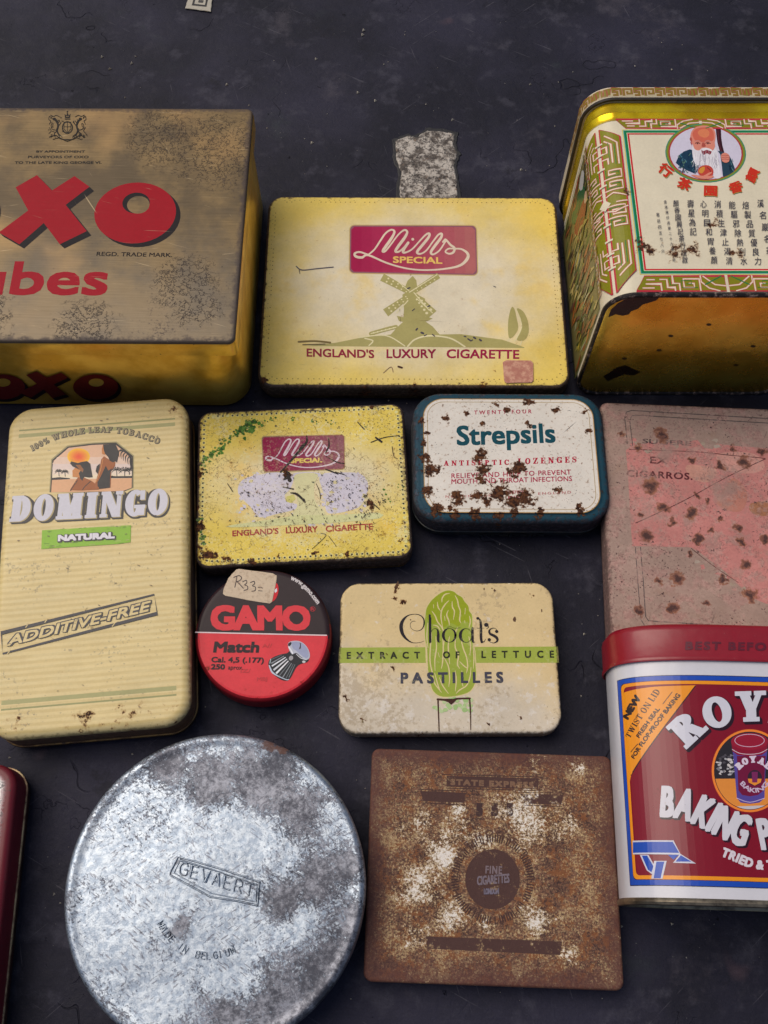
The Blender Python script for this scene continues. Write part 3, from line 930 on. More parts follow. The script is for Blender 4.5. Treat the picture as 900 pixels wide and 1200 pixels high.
T = Tin('cigarette_tin', 'larger yellow tin with magenta script label and olive windmill, below the grey patch', 'tin', 14.3, 290.9, -.2, group='yellow cigarette tins')
HW, HD, HH = 74.0, 56.5, 13.0
vw = (290, 210, 2.3077)
rust = pxl(T, HH, vw, [(450, 560, 26), (320, 562, 30), (60, 50, 16), (46, 540, 20), (640, 552, 22), (265, 420, 10), (85, 300, 8)])
MLM = litho('yellow cigarette print', (HW, HD, 8), 1.7, 1.0, rust, .70, .30, .2, speck=.69, scratches=((.05, .735), (1.5, .73)), grime=.20, rough=.40,
            wearcol=(88, 72, 58), base_fn=mills_base(2, 0, 84, 58, (232, 221, 194), (240, 206, 98)))
SIDE = bare('aged tin side', (150, 128, 84), (74, 58, 46), .42)
v, f = prof_box(HW, HD, 8, fillet(4.5, HH, 1.8), 4, .3)
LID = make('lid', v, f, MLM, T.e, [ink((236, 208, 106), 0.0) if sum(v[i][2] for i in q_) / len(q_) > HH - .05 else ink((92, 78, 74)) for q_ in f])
v, f = prof_box(HW - .9, HD - .9, 7.2, [(.8, .2), (0, 1), (0, 7)], 4, .3)
make('base', v, f, SIDE, T.e)
A = Art(T, z=HH)
dots = [(x, y) for x, y in []]
P = rrect(HW - 4.2, HD - 4.2, 6, 6)
def along(P, step):
    o = []; acc = 0
    for a, b in zip(P, P[1:] + P[:1]):
        l = math.hypot(b[0] - a[0], b[1] - a[1])
        while acc < l:
            u = acc / l; o.append((a[0] + (b[0] - a[0]) * u, a[1] + (b[1] - a[1]) * u)); acc += step
        acc -= l
    return o
r = random.Random(3)
A.dots([p for p in along(P, 2.5) if r.random() < .85], .32, (156, 128, 70)); 
A.dots([(p[0] * 1.017, p[1] * 1.02) for p in along(P, 2.5) if r.random() < .5], .26, (176, 150, 84))
A.mesh('dotted_border', MLM, LID)
A.view = (405, 255, 5.625)
mills_logo(A, [(38, 60), (852, 62), (860, 370), (35, 356)], [(172, 24, 78), (186, 108, 108), (206, 180, 120), (150, 96, 110)], 13)
A.mesh('script_label', MLM, LID)
A.view = (430, 315, 4.2857)
OL, CR = (176, 167, 106), (232, 222, 176)
A.poly([(-300, 388), (-160, 372), (-30, 346), (40, 338), (120, 330), (150, 296), (180, 268), (290, 262), (330, 290), (365, 330), (470, 328), (560, 340), (680, 356), (790, 394), (790, 398), (200, 392)], OL)
A.poly([(182, 270), (186, 200), (178, 130), (214, 108), (250, 128), (292, 150), (290, 200), (296, 268)], OL)
A.poly([(190, 96), (204, 60), (230, 36), (248, 58), (252, 92), (238, 112), (206, 112)], OL)
A.poly([(150, 236), (186, 244), (300, 240), (330, 250), (300, 264), (184, 268), (160, 262)], OL)
def sail(p, q, w0, w1):
    A.stroke([p, q], [w0, w1], OL, smooth=0, cap=False)
    n = 5
    for i in range(n):
        for sg in (-1, 1):
            u = .18 + .8 * i / n; a = Vector((q[0] - p[0], q[1] - p[1])); nrm = Vector((-a.y, a.x)).normalized(); w = (w0 + (w1 - w0) * u)
            o = Vector(p) + a * u + nrm * sg * w * .24
            A.ellipse(o.x, o.y, w * .14, w * .12, CR, n=8)
sail((228, 124), (76, 42), 26, 40); sail((226, 120), (360, 34), 24, 30); sail((222, 128), (94, 222), 22, 44); sail((240, 132), (326, 232), 26, 62)
A.stroke([(236, 120), (312, 208)], 5, CR, smooth=0); A.stroke([(250, 150), (330, 222)], 4, CR, smooth=0); A.stroke([(206, 160), (150, 222)], 5, CR, smooth=0)
A.stroke([(214, 118), (352, 30)], 5, CR, smooth=0); A.stroke([(150, 60), (212, 112)], 4, CR, smooth=0)
A.stroke([(20, 326), (90, 306), (146, 292)], 20, OL); A.stroke([(20, 326), (146, 294)], 4, CR, smooth=0)
for i in range(6): A.ellipse(34 + i * 20, 322 - i * 5, 5, 4, CR, n=8)
A.stroke([(205, 390), (240, 356), (300, 338), (370, 340), (430, 354), (492, 392)], 8, CR); A.stroke([(-40, 346), (60, 334), (120, 344), (190, 388)], 6, CR); A.stroke([(10, 386), (30, 362), (-10, 350)], 6, CR)
A.poly([(712, 344), (708, 290), (714, 232), (728, 192), (742, 206), (752, 250), (760, 296), (744, 330), (724, 348)], OL, smooth=3)
A.poly([(752, 352), (776, 300), (772, 250), (752, 200), (784, 214), (808, 262), (812, 320), (794, 356), (770, 362)], OL, smooth=3)
A.stroke([(748, 200), (768, 250), (776, 296), (750, 352), (740, 364)], 5, CR); A.stroke([(716, 350), (706, 364)], 4, CR); A.stroke([(778, 362), (770, 384)], 4, CR)
A.mesh('printed_windmill', MLM, LID)
A.view = vw
A.text("ENGLAND'S", (160, 480), (343, 484), (160, 458), (150, 38, 62), bold=.14); A.text('LUXURY', (376, 484), (510, 484), (376, 460), (150, 30, 66), bold=.14); A.text('CIGARETTE', (538, 484), (735, 486), (539, 460), (158, 30, 70), bold=.14)
A.mesh('lettering', MLM, LID)
dk = (66, 60, 70)
A.stroke([(132, 236), (148, 246), (190, 242), (232, 238)], 3, (90, 86, 96)); A.stroke([(138, 440), (180, 438), (224, 442)], 5, (128, 110, 66)); A.stroke([(150, 448), (210, 446)], 3, (110, 96, 66)); A.stroke([(140, 246), (142, 256)], 2, dk)
for x, y in ((586, 425), (596, 432), (612, 428), (628, 434), (604, 438), (470, 415), (478, 424), (456, 408), (500, 420), (433, 296), (446, 356), (487, 345), (666, 290)):
    A.stroke([(x, y), (x + r.uniform(2, 7), y + r.uniform(-6, 6))], r.uniform(2, 5), (76, 70, 84), smooth=2)
A.stroke([(368, 524), (388, 508), (394, 522)], 2, (150, 120, 90)); A.stroke([(408, 507), (418, 510)], 5, (80, 50, 40))
A.mesh('ink_chips', MLM, LID)
c = Ctx('faded pink paper'); c.out(c.mix(c.ss(c.noise(.35, 6, .7), .4, .65), lin((176, 116, 100)), lin((206, 158, 134))), .8, 0, c.noise(.5, 3, .6), .2)
A = Art(T, z=HH); A.view = vw
q = [A.uv(*p) for p in ((690, 496), (700, 491), (766, 492), (772, 498), (773, 546), (768, 551), (700, 553), (694, 548))][::-1]
sheet('price_sticker', [(a, b) for a, b in q], c.mat, T.e, HH + .45, HH + .62, .05, 2, .2)

# ================================================================== SMALL YELLOW CIGARETTE TIN
T = Tin('cigarette_tin', 'smaller yellow tin with gouged magenta script label and green tarnish in one corner', 'tin', -36.6, 184.6, 3.0, group='yellow cigarette tins')
HW, HD, HH = 47.6, 38.6, 14.0
vw = (220, 460, 3.2143)
rust = pxl(T, HH, vw, [(70, 610, 50), (150, 630, 26), (690, 420, 30), (690, 50, 14), (370, 300, 16), (40, 430, 16), (46, 500, 30), (50, 300, 24), (50, 220, 22), (250, 640, 26), (340, 620, 24), (480, 610, 20), (600, 600, 18), (800, 560, 18)])
_mb = mills_base(2, -1, 52, 26, (234, 220, 178), (238, 192, 84))
def flaky(c, col, flag):
    b = _mb(c, col, flag)
    f1 = c.ss(c.noise(.9, 6, .75) + (c.noise(.08, 3, .6) - .5) * .5, .54, .6)
    b = c.mix(f1 * (.2 + flag.inv() * .4), b, lin((236, 226, 176)))
    crk = c.ss((c.noise(.16, 5, .62) - .5).abs(), .012, .003) * c.ss(c.noise(.06, 3, .5), .46, .56)
    b = c.mix(crk * .8, b, lin((112, 84, 60)))
    f2 = c.ss(c.noise(.5, 7, .75), .6, .64)
    return c.mix(f2 * (.15 + flag.inv() * .4), b, lin((150, 120, 76)))
MSM = litho('worn yellow cigarette print', (HW, HD, 6), 2.3, 1.0, rust, .655, .32, .3, speck=.615, speck_scale=1.1, scratches=((.5, .70), (2.0, .72), (1.2, .72)), grime=.18,
            rough=.42, wearcol=(70, 58, 52), base_fn=flaky)
v, f = prof_box(HW, HD, 6.2, fillet(4.5, HH, 1.6), 6, .3)
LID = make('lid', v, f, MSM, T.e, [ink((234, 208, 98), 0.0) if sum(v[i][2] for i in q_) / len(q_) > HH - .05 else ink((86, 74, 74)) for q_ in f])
v, f = prof_box(HW - .8, HD - .8, 5.6, [(.8, .2), (0, 1), (0, 6)], 6, .3)
make('base', v, f, SIDE, T.e)
A = Art(T, z=HH); r = random.Random(8)
P = along(rrect(HW - 2.9, HD - 2.9, 4.2, 6), 2.25)
A.dots(P, .78, (230, 222, 150), 10); A.dots([p for p in P if r.random() < .92], .48, (76, 62, 50), 8)
A.mesh('dotted_border', MSM, LID)
A.view = vw
LV = (216, 210, 222)
A.poly([(205, 330), (280, 308), (392, 306), (388, 360), (366, 384), (372, 412), (410, 420), (404, 440), (340, 456), (270, 470), (236, 430), (190, 380)], LV, smooth=3)
A.poly([(496, 312), (560, 302), (650, 306), (680, 350), (656, 420), (612, 444), (540, 456), (520, 440), (512, 380)], LV, smooth=3)
A.poly([(396, 306), (440, 300), (500, 304), (486, 322), (440, 330), (404, 322)], LV, smooth=2); A.poly([(300, 300), (360, 304), (356, 318), (290, 320)], LV, smooth=2)
r = random.Random(21)
for i in range(110):                          # flaked edge of the bare lilac patches
    x, y = r.choice([(r.uniform(180, 300), r.uniform(300, 470)), (r.uniform(490, 700), r.uniform(300, 460)), (r.uniform(240, 560), r.uniform(440, 500))])
    A.poly([(x + r.uniform(3, 13) * math.cos(a), y + r.uniform(3, 9) * math.sin(a)) for a in (0, 1.2, 2.5, 3.8, 5.0)], r.choice([LV, (220, 208, 160), (214, 206, 196)]))
A.poly([(400, 318), (432, 304), (490, 308), (476, 350), (480, 410), (508, 440), (512, 470), (420, 486), (380, 480), (412, 430), (410, 380)], (224, 219, 168), smooth=3)
A.poly([(160, 500), (300, 480), (420, 462), (560, 462), (716, 452), (722, 474), (560, 490), (330, 502), (164, 508)], (218, 218, 160), smooth=2)
A.poly([(372, 392), (398, 384), (408, 400), (390, 416), (370, 410)], (214, 206, 120))
A.mesh('printed_windmill', MSM, LID)
A.view = (300, 500, 7.5)
mills_logo(A, [(58, 96), (768, 80), (772, 366), (72, 392)], [(152, 22, 72), (150, 96, 104), (196, 170, 110), (150, 96, 90)], 12, (226, 206, 216), (238, 208, 110))
A.mesh('script_label', MSM, LID)
A.view = vw
A.text("ENGLAND'S", (168, 542), (342, 532), (168, 520), (172, 56, 60), bold=.1); A.text('LUXURY', (370, 531), (490, 526), (369, 508), (170, 70, 58), bold=.1); A.text('CIGARETTE', (520, 525), (698, 516), (519, 502), (172, 60, 56), bold=.1)
A.mesh('lettering', MSM, LID)
GR, D = (62, 110, 36), (48, 42, 42)
for (x0, y0, x1, y1, n, w) in ((56, 256, 134, 205, 52, 12), (128, 190, 196, 146, 30, 9), (195, 148, 266, 108, 66, 14), (262, 112, 335, 96, 14, 8), (390, 96, 412, 102, 6, 8), (444, 100, 490, 114, 7, 7), (525, 106, 545, 116, 6, 8), (44, 480, 60, 575, 26, 10), (50, 260, 70, 310, 12, 9), (740, 370, 756, 410, 5, 8), (796, 346, 812, 360, 4, 7), (660, 128, 690, 136, 4, 7)):
    for i in range(n):
        u = r.random(); x, y = x0 + (x1 - x0) * u + r.gauss(0, w * .8), y0 + (y1 - y0) * u + r.gauss(0, w * .7); R_ = r.uniform(.25, .75) * w
        A.poly([(x + R_ * r.uniform(.5, 1.2) * math.cos(a), y + R_ * r.uniform(.4, 1) * math.sin(a)) for a in (0, 1, 2.1, 3.2, 4.2, 5.3)], r.choice([GR, (84, 132, 46), (52, 84, 36), (100, 140, 60)]))
A.mesh('green_tarnish', MSM, LID)
for p, w in (([(448, 164), (446, 190), (410, 232), (378, 270), (350, 300)], [4, 9, 9, 7, 6]), ([(436, 194), (420, 214)], [5, 5]), ([(530, 172), (532, 200), (520, 226)], [3, 6, 4]), ([(368, 300), (378, 312), (366, 326)], [14, 22, 8]), ([(384, 330), (382, 318)], [16, 8]),
             ([(388, 378), (412, 384), (438, 408)], [4, 9, 8]), ([(436, 404), (442, 414)], [10, 6]), ([(358, 356), (398, 364)], [3, 5]), ([(484, 344), (496, 372), (500, 400)], [2, 3, 3]), ([(556, 300), (590, 310)], [4, 3]), ([(690, 188), (740, 170), (796, 162)], [3, 3, 2]), ([(708, 170), (730, 186)], [6, 8]),
             ([(150, 344), (170, 374)], [3, 3]), ([(520, 240), (560, 262), (590, 268)], [2, 4, 3]), ([(640, 112), (664, 138)], [3, 5]), ([(770, 205), (776, 240), (790, 250)], [3, 2, 2]), ([(520, 290), (548, 300), (566, 308)], [4, 5, 3]), ([(430, 70), (470, 68), (500, 70)], [3, 3, 2]), ([(680, 404), (722, 440)], [3, 3]), ([(468, 590), (520, 540), (500, 530)], [1.6, 2, 1.6]), ([(530, 540), (560, 580)], [2, 2])):
    A.stroke(p, w, D)
for i in range(260):
    x, y = r.choice([(r.uniform(200, 400), r.uniform(310, 460)), (r.uniform(500, 680), r.uniform(310, 450)), (r.uniform(240, 720), r.uniform(450, 505)), (r.uniform(660, 740), r.uniform(385, 470)), (r.uniform(160, 720), r.uniform(300, 500)), (r.uniform(60, 800), r.uniform(80, 620))]); q = r.uniform(0, 6.3); l = r.uniform(1.5, 7)
    A.stroke([(x, y), (x + l * math.cos(q), y + l * math.sin(q))], r.uniform(1.5, 3.6), r.choice([D, (80, 66, 60), (60, 60, 66)]), smooth=0)
A.mesh('gouges', MSM, LID)

# ================================================================== THROAT LOZENGE TIN
T = Tin('lozenge_tin', 'teal-edged white lozenge tin with brown rust blotches and teal title', 'tin', 56.6, 195.8, -.3)
HW, HD, HH = 43.5, 32.4, 19.5
vw = (470, 450, 3.4615)
rust = pxl(T, HH, vw, [(520, 75, 30), (430, 105, 26), (385, 80, 22), (260, 118, 26), (625, 108, 24), (745, 110, 20), (520, 160, 20), (320, 290, 40), (330, 345, 40), (320, 385, 34), (480, 340, 40), (450, 360, 30), (400, 440, 62), (500, 460, 56), (460, 480, 44), (225, 465, 44), (310, 455, 30), (350, 470, 30), (120, 345, 36), (150, 350, 24), (220, 525, 26), (460, 520, 26), (720, 512, 28), (100, 200, 16), (760, 190, 18), (640, 430, 22), (180, 140, 24), (280, 205, 14), (200, 500, 20), (330, 160, 18), (95, 300, 34), (108, 430, 34), (150, 508, 38), (300, 528, 30), (400, 530, 28), (560, 518, 28), (86, 150, 22), (90, 240, 22)])
STM = litho('lozenge tin print', (HW, HD, 13), 2.0, .85, rust, .625, .42, .55, speck=.645, scratches=((.4, .73), (2.4, .74)), grime=.16, rough=.42, wearcol=(60, 56, 62))
v, f = prof_box(HW, HD, 13, fillet(7.0, HH - .8, 2.4)[:-1] + [(3.2, HH - .8), (3.8, HH - .75), (4.6, HH - .1), (5.4, HH)], 8, .2, n=12)
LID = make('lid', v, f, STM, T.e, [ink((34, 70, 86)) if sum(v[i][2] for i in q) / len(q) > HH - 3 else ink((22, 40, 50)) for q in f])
c = Ctx('dark teal lacquer'); c.out(c.mix(c.ss(c.noise(.25, 7, .7), .45, .65), lin((34, 44, 50)), c.mix(c.noise(.9, 4, .7), lin((74, 60, 46)), lin((60, 66, 66)))), .45, .2, c.noise(.6, 4, .6), .2)
STB = c.mat
v, f = prof_box(HW - .7, HD - .7, 12.3, [(1.2, .2), (.2, 1.2), (0, 7.6)], 8, .2, n=12)
BASE = make('base', v, f, STB, T.e)
v, f = prof_box(HW + .35, HD + .35, 13.2, [(.9, 6.2), (.1, 6.4), (0, 6.9), (.1, 7.5), (.9, 7.8)], 8, .2, n=12)
make('lid_bead', v, f[:-2], STB, T.e)
A = Art(T, z=HH)
OCH = (176, 140, 84)
A.poly(rrect(HW - 4.6, HD - 3.9, 9.6, 10), OCH)
A.poly(rrect(HW - 5.0, HD - 4.3, 9.2, 10), (228, 222, 212))
A.stroke(rrect(HW - 6.6, HD - 5.7, 7.6, 10), .28, (176, 150, 104), smooth=0, closed=True)
A.mesh('white_panel', STM, LID)
A.view = vw
A.text('Strepsils', (226, 250), (628, 238), (224, 170), (20, 78, 92), bold=.34)
A.text('TWENTY FOUR', (296, 124), (530, 119), (296, 108), (176, 60, 84), bold=.07, sp=.3)
SL = Slab(.22, .07, .09, .06, .9)
A.text('ANTISEPTIC', (172, 332), (438, 328), (172, 311), (184, 30, 62), font=SL, sp=.32, bold=.05); A.text('LOZENGES', (474, 326), (712, 318), (474, 302), (184, 30, 62), font=SL, sp=.32, bold=.05)
R2 = (176, 60, 84)
A.text('RELIEVE AND HELP TO PREVENT', (204, 383), (690, 367), (204, 363), R2, bold=.06, sp=.07); A.text('MOUTH AND THROAT INFECTIONS', (204, 406), (694, 394), (204, 386), R2, bold=.06, sp=.02)
A.text('REGISTERED', (416, 446), (510, 443), (416, 434), R2, bold=.04); A.text('BRAND', (434, 470), (492, 468), (434, 454), R2, bold=.05)
A.text('NOTTINGHAM', (180, 462), (370, 458), (180, 452), (190, 110, 110), bold=.03, sp=.2); A.text('ENGLAND', (556, 450), (690, 444), (556, 440), (190, 110, 110), bold=.03, sp=.2)
A.mesh('lettering', STM, LID)
A = Art(T, plane=((0, -HD + .45, 0), (1, 0, 0), (0, 0, 1)), h0=.45)
A.text('Strepsils', (-16, 1.6), (16, 1.6), (-16, 5.6), (92, 84, 66), bold=.16)
A.mesh('front_lettering', STB, BASE)
# ================================================================== CHINESE TEA TIN (lying on its back)
T = Tin('tea_tin', 'cream and green tea tin with an old bearded man in an oval', 'tin', 141.0, 294.0, 0.0)
TW, TH, TR = 49.0, 80.0, 12.0
def sec(ins, y, w=TW, h=TH, r=TR, n=14):
    return [(x, y, z + TH / 2) for x, z in rrect(w - ins, h / 2 - ins, r - ins, n)]
def fixn(o):
    bm = bmesh.new(); bm.from_mesh(o.data); bmesh.ops.recalc_face_normals(bm, faces=bm.faces); bm.to_mesh(o.data); bm.free(); o.data.update(); return o
CREAM = (226, 216, 190)
trust = [(-34, -30, 6), (-18, -34, 9), (-12, -33, 6), (-30, -33, 5), (-2, -20, 5), (6, -34, 5), (-36, -2, 4)]
TEM = litho('tea tin print', None, 1.0, 1.0, trust, .76, .40, .35, speck=.73, scratches=((.6, .75), (1.9, .75)), grime=.14, rough=.34, wearcol=(80, 66, 60), coat=.15)
v, f = loft([sec(0, 38), sec(0, 10), sec(0, -20), sec(0, -54.8)], False, False)
BODY = fixn(make('body', v, f, TEM, T.e, [ink(CREAM)] * len(f)))
YG = gold('yellow gold lacquer', (232, 200, 24), (200, 160, 12), .26, .74, .7)
v, f = loft([sec(-.1, 37.6), sec(.2, 38.6), sec(.0, 40.4), sec(-.5, 42), sec(.1, 43.6), sec(-.1, 46.5), sec(.5, 48.5), sec(1.6, 50.5)], False, True)
fixn(make('neck', v, f, YG, T.e, ink((0, 0, 0), 0)))
c = Ctx('blackened rim'); c.out(c.mix(c.ss(c.noise(.4, 7, .7), .5, .66), lin((30, 24, 24)), lin((150, 130, 120))), .5, .4, c.noise(.8, 3, .6), .2)
v, f = loft([sec(-.1, -54.2), sec(-.6, -54.8), sec(-.7, -55.6), sec(-.3, -56.3), sec(.5, -56.5), sec(1.0, -56.0), sec(1.2, -55.2)], False, False)
fixn(make('bottom_rim', v, f, c.mat, T.e))
OG = gold('old gold lacquer', (255, 214, 84), (232, 182, 56), .26, .72, .78)
v, f = loft([sec(.9, -54), sec(.95, -55.3), sec(1.6, -55.5)], False, True)
BOT = fixn(make('bottom_panel', v, f, OG, T.e, ink((0, 0, 0), 0)))
A = Art(T, plane=((0, -55.5, 0), (1, 0, 0), (0, 0, 1)), h0=.08); A.view = (640, 270, 3.4615)
DKR = (34, 26, 28)
A.poly([(252, 352), (262, 322), (290, 296), (320, 280), (350, 272), (462, 268), (446, 284), (408, 296), (392, 300), (372, 318), (344, 328), (336, 340), (310, 346), (282, 340)], DKR); A.mesh('bare_patch', OG, BOT)
A.poly([(232, 592), (262, 572), (286, 556), (322, 546), (350, 560), (384, 574), (356, 588), (318, 584), (280, 598), (250, 612)], (44, 28, 18)); A.mesh('bare_patch', OG, BOT)
for x, y in ((660, 382), (458, 486), (318, 520), (506, 428), (770, 546), (840, 470)): A.ellipse(x, y, 11, 5, (70, 50, 24), n=9); A.mesh('bare_spot', OG, BOT)
# lid with its band of fret ornament
v, f = loft([sec(-1.0, 49.2), sec(-1.4, 49.5), sec(-1.4, 55.4), sec(-1.0, 56.4), sec(.2, 57), sec(2, 57.2)], True, True)
LID = fixn(make('lid', v, f, TEM, T.e, [ink((214, 202, 178))] * len(f)))
c = Ctx('dark gap'); c.out(c.mix(c.noise(.4, 4, .6), lin((26, 24, 26)), lin((70, 62, 56))), .5, .3)  # solid ring below the lid; the gap's shade is put into its colour
v, f = loft([sec(-1.5, 50.0), sec(-1.75, 49.4), sec(-1.4, 48.7), sec(-.4, 48.6)], False, False)
fixn(make('lid_gap_shade', v, f, c.mat, LID))
def section_of(w, h, r, cz, n=14):
    P = [(-w, cz - h / 2 + r), (-w, cz)]
    P += [(-w, cz + (h / 2 - r) * q) for q in (.3, .6)]
    P += [(-w + r - r * math.cos(a), cz + h / 2 - r + r * math.sin(a)) for a in [math.pi / 2 * i / n for i in range(n + 1)]]
    P += [(x, cz + h / 2) for x in (-w * .4, 0, w * .4)]
    P += [(w - r + r * math.sin(a), cz + h / 2 - r + r * math.cos(a)) for a in [math.pi / 2 * i / n for i in range(n + 1)]]
    P += [(w, cz + (h / 2 - r) * q) for q in (.6, .3, 0)] + [(w, cz - h / 2 + r)]
    return P
REDP, OLV, TEAL = (196, 44, 48), (134, 132, 30), (20, 124, 92)
def fret(A, pts, w=1.5, closed=False):
    A.stroke(pts, w * 1.5, (198, 60, 64), smooth=0, cap=False, closed=closed); A.stroke(pts, w, OLV, smooth=0, cap=False, closed=closed)
    A.stroke(pts, w * .3, (70, 128, 44), smooth=0, cap=False, closed=closed)
def tr(pts, ox, oy, sx=1, sy=1, swap=False): return [(ox + sx * (b if swap else a), oy + sy * (a if swap else b)) for a, b in pts]
SPI = [(0, 0), (0, 6.2), (8.4, 6.2), (8.4, 1.6), (3.0, 1.6), (3.0, 4.0), (6.0, 4.0)]
HOOK = [(0, 0), (3.2, 0), (3.2, 3), (6.4, 3), (6.4, 6), (1, 6)]
A = Art(T, section=section_of(TW + 1.4, TH + 2.8, TR + 1.4, TH / 2), h0=.1, sub=2.5)
r = random.Random(2)
A.rect(-84, 50.6, 84, 55.4, (188, 176, 142))
x = -82
while x < 82:
    k = r.choice((0, 1, 2)); 
    P = {0: [(0, 0), (0, 4), (3.6, 4), (3.6, 1.2), (1.6, 1.2), (1.6, 2.6)], 1: [(0, 4), (0, .4), (1.5, .4), (1.5, 4), (3.2, 4), (3.2, .4)], 2: [(0, .4), (2, .4), (2, 2.2), (0, 2.2), (0, 4), (3.6, 4), (3.6, .4)]}[k]
    A.stroke(tr(P, x, 50.9), 1.15, (150, 84, 56), smooth=0, cap=False); A.stroke(tr(P, x, 50.9), .6, (132, 120, 44), smooth=0, cap=False); x += 4.9
A.mesh('printed_band', TEM, LID)
# body art: s runs across the top, y along the tin
A = Art(T, section=section_of(TW, TH, TR, TH / 2), h0=.06, sub=2.5)
FX0, FX1, FY0, FY1 = -32.5, 32.5, -42.6, 29.6
def band(d0, d1, col):
    o = [(FX0 - d1, FY0 - d1), (FX1 + d1, FY0 - d1), (FX1 + d1, FY1 + d1), (FX0 - d1, FY1 + d1)]
    i = [(FX0 - d0, FY0 - d0), (FX1 + d0, FY0 - d0), (FX1 + d0, FY1 + d0), (FX0 - d0, FY1 + d0)]
    for k in range(4): A.poly([o[k], o[(k + 1) % 4], i[(k + 1) % 4], i[k]], col)
band(0, .75, (206, 40, 48)); band(.75, 1.0, (236, 226, 200)); band(1.0, 2.1, (24, 126, 74)); band(2.1, 2.45, (70, 160, 170)); band(2.45, 2.9, (214, 206, 110))
A.mesh('green_frame', TEM, BODY)
# frets: an olive ground edged red, cut by cream key lines
def cut(pts, w=.46):
    A.stroke(pts, w + .5, (190, 52, 66), smooth=0, cap=False); A.stroke(pts, w + .16, (226, 190, 180), smooth=0, cap=False); A.stroke(pts, w, (226, 216, 190), smooth=0, cap=False)
def core(pts, w=.28): A.stroke(pts, w, (44, 120, 60), smooth=0, cap=False)
def ground(pts):
    A.poly(pts, OLV); A.stroke(pts, .5, (190, 52, 66), smooth=0, closed=True)
KEY = [(0, 5.4), (0, 1.2), (6.6, 1.2), (6.6, 4.2), (2.4, 4.2), (2.4, 2.8), (4.6, 2.8)]
for sgn, yb in ((1, 33.0), (-1, -46.0)):
    for sx in (-1, 1):
        P_ = lambda pts: [(sx * a_, yb + sgn * b_ * (1 if sgn > 0 else 1.42)) for a_, b_ in pts]
        ground(P_([(.7, 5.4), (.7, .2), (33.6, .2), (37.6, 5.4)])) 
        cut(P_([(0.7, 3.6), (5, 3.2), (9.6, .2)])); cut(P_([(3.2, 5.4), (7.6, 4.4), (10.6, 2.2), (10.6, 0)]))
        cut(P_([(11.2 + a_, b_) for a_, b_ in KEY])); cut(P_([(19.6, 5.4), (19.6, 2.8), (22.2, 2.8), (22.2, 0)])); cut(P_([(21.6, 5.4), (21.6, 4.2), (24.6, 4.2), (24.6, 1.4), (27.6, 1.4)]))
        cut(P_([(27.2, 5.4), (27.2, 3), (33.5, 3)])); cut(P_([(29.5, 1.5), (33, 1.5)])); cut(P_([(30, 4.4), (35, 4.4)]))
        core(P_([(12.2 + a_, 5.2 - b_ * .8) for a_, b_ in KEY[1:]])); core(P_([(23.4, .9), (23.4, 3.4), (20.8, 3.4)]))
        A.stroke(P_([(2, .2), (9, 3.2)]), .5, (24, 126, 74), smooth=0)
for sx in (-1, 1):
    cs = sx * 46.4                                   # the cream gap runs down the rounded corner
    for side in (-1, 1):
        def q(pts): return [(cs + sx * side * -a_, b_) for a_, b_ in pts]     # a = distance from the gap
        W = 9.6
        ground(q([(1.1, 34.6), (W, 28.4), (W, -43.4), (1.1, -52.6)]))
        for e, ys in ((1, 33), (-1, -48)):
            cut(q([(3.0, ys - e * 3), (W - 1.6, ys - e * 8), (W - 1.6, ys - e * 20)])); cut(q([(2.6, ys - e * 6), (5.4, ys - e * 8.6), (5.4, ys - e * 19)]))
            cut(q([(1.0, ys - e * 9.5), (3.4, ys - e * 9.5), (3.4, ys - e * 13), (1.0, ys - e * 13)])); cut(q([(1.0, ys - e * 16.2), (3.6, ys - e * 16.2), (3.6, ys - e * 19.4)]))
            core(q([(4.2, ys - e * 7.4), (4.2, ys - e * 18)])); core(q([(6.7, ys - e * 9), (6.7, ys - e * 20)]))
        for y0, m_ in ((5.6, 1), (-.6, 1), (-14.2, -1), (-20.4, -1)):
            k = lambda pts: q([(a_, y0 + 2.6 + m_ * (b_ - 2.6)) for a_, b_ in pts])
            cut(k([(1.0, 0), (W - 1.2, .2), (W - 1.2, 4.4), (3.2, 4.4), (3.2, 2.2), (6, 2.2)])); core(k([(2.0, 5.2), (2.0, 1.1), (7.4, 1.2), (7.4, 3.3), (4.2, 3.3)]))
        cut(q([(1, -3.6), (4.2, -2.2), (W, -4.4)])); cut(q([(1, -11.2), (4.2, -12.4), (W, -10)])); cut(q([(5, -7.4), (W, -7.2)]))
        A.poly(q([(0, -4.4), (2.8, -7.4), (0, -10.4), (-.6, -7.4)]), CREAM)
        for y0 in (26, 20, 12, 3, -18, -26, -33, -40): A.stroke(q([(-.2, y0), (1.9, y0)]), .9, CREAM, smooth=0, cap=False)
A.mesh('fretwork_border', TEM, BODY)
# portrait in an oval
A = Art(T, z=TH, h0=.09); A.view = (760, 130, 6.4286)
A.ellipse(430, 318, 304, 222, (40, 140, 120), rot=3); A.ellipse(430, 318, 297, 216, (128, 140, 44), rot=3); A.ellipse(430, 318, 282, 206, (176, 60, 56), rot=3); A.ellipse(430, 318, 270, 199, (212, 206, 224), rot=3)
A.poly([(505, 130), (545, 134), (548, 200), (556, 260), (575, 330), (590, 400), (606, 480), (570, 498), (556, 410), (540, 320), (518, 240), (510, 180)], (58, 24, 34))
A.stroke([(522, 150), (530, 240), (552, 320), (574, 420), (586, 480)], 7, (96, 44, 52))
A.poly([(204, 392), (222, 352), (262, 308), (310, 290), (350, 300), (370, 380), (380, 440), (352, 476), (290, 450), (236, 420)], (30, 60, 84))
A.poly([(520, 300), (540, 330), (552, 420), (560, 500), (600, 486), (640, 460), (652, 440), (630, 380), (604, 330), (560, 310)], (40, 66, 84))
r = random.Random(14)
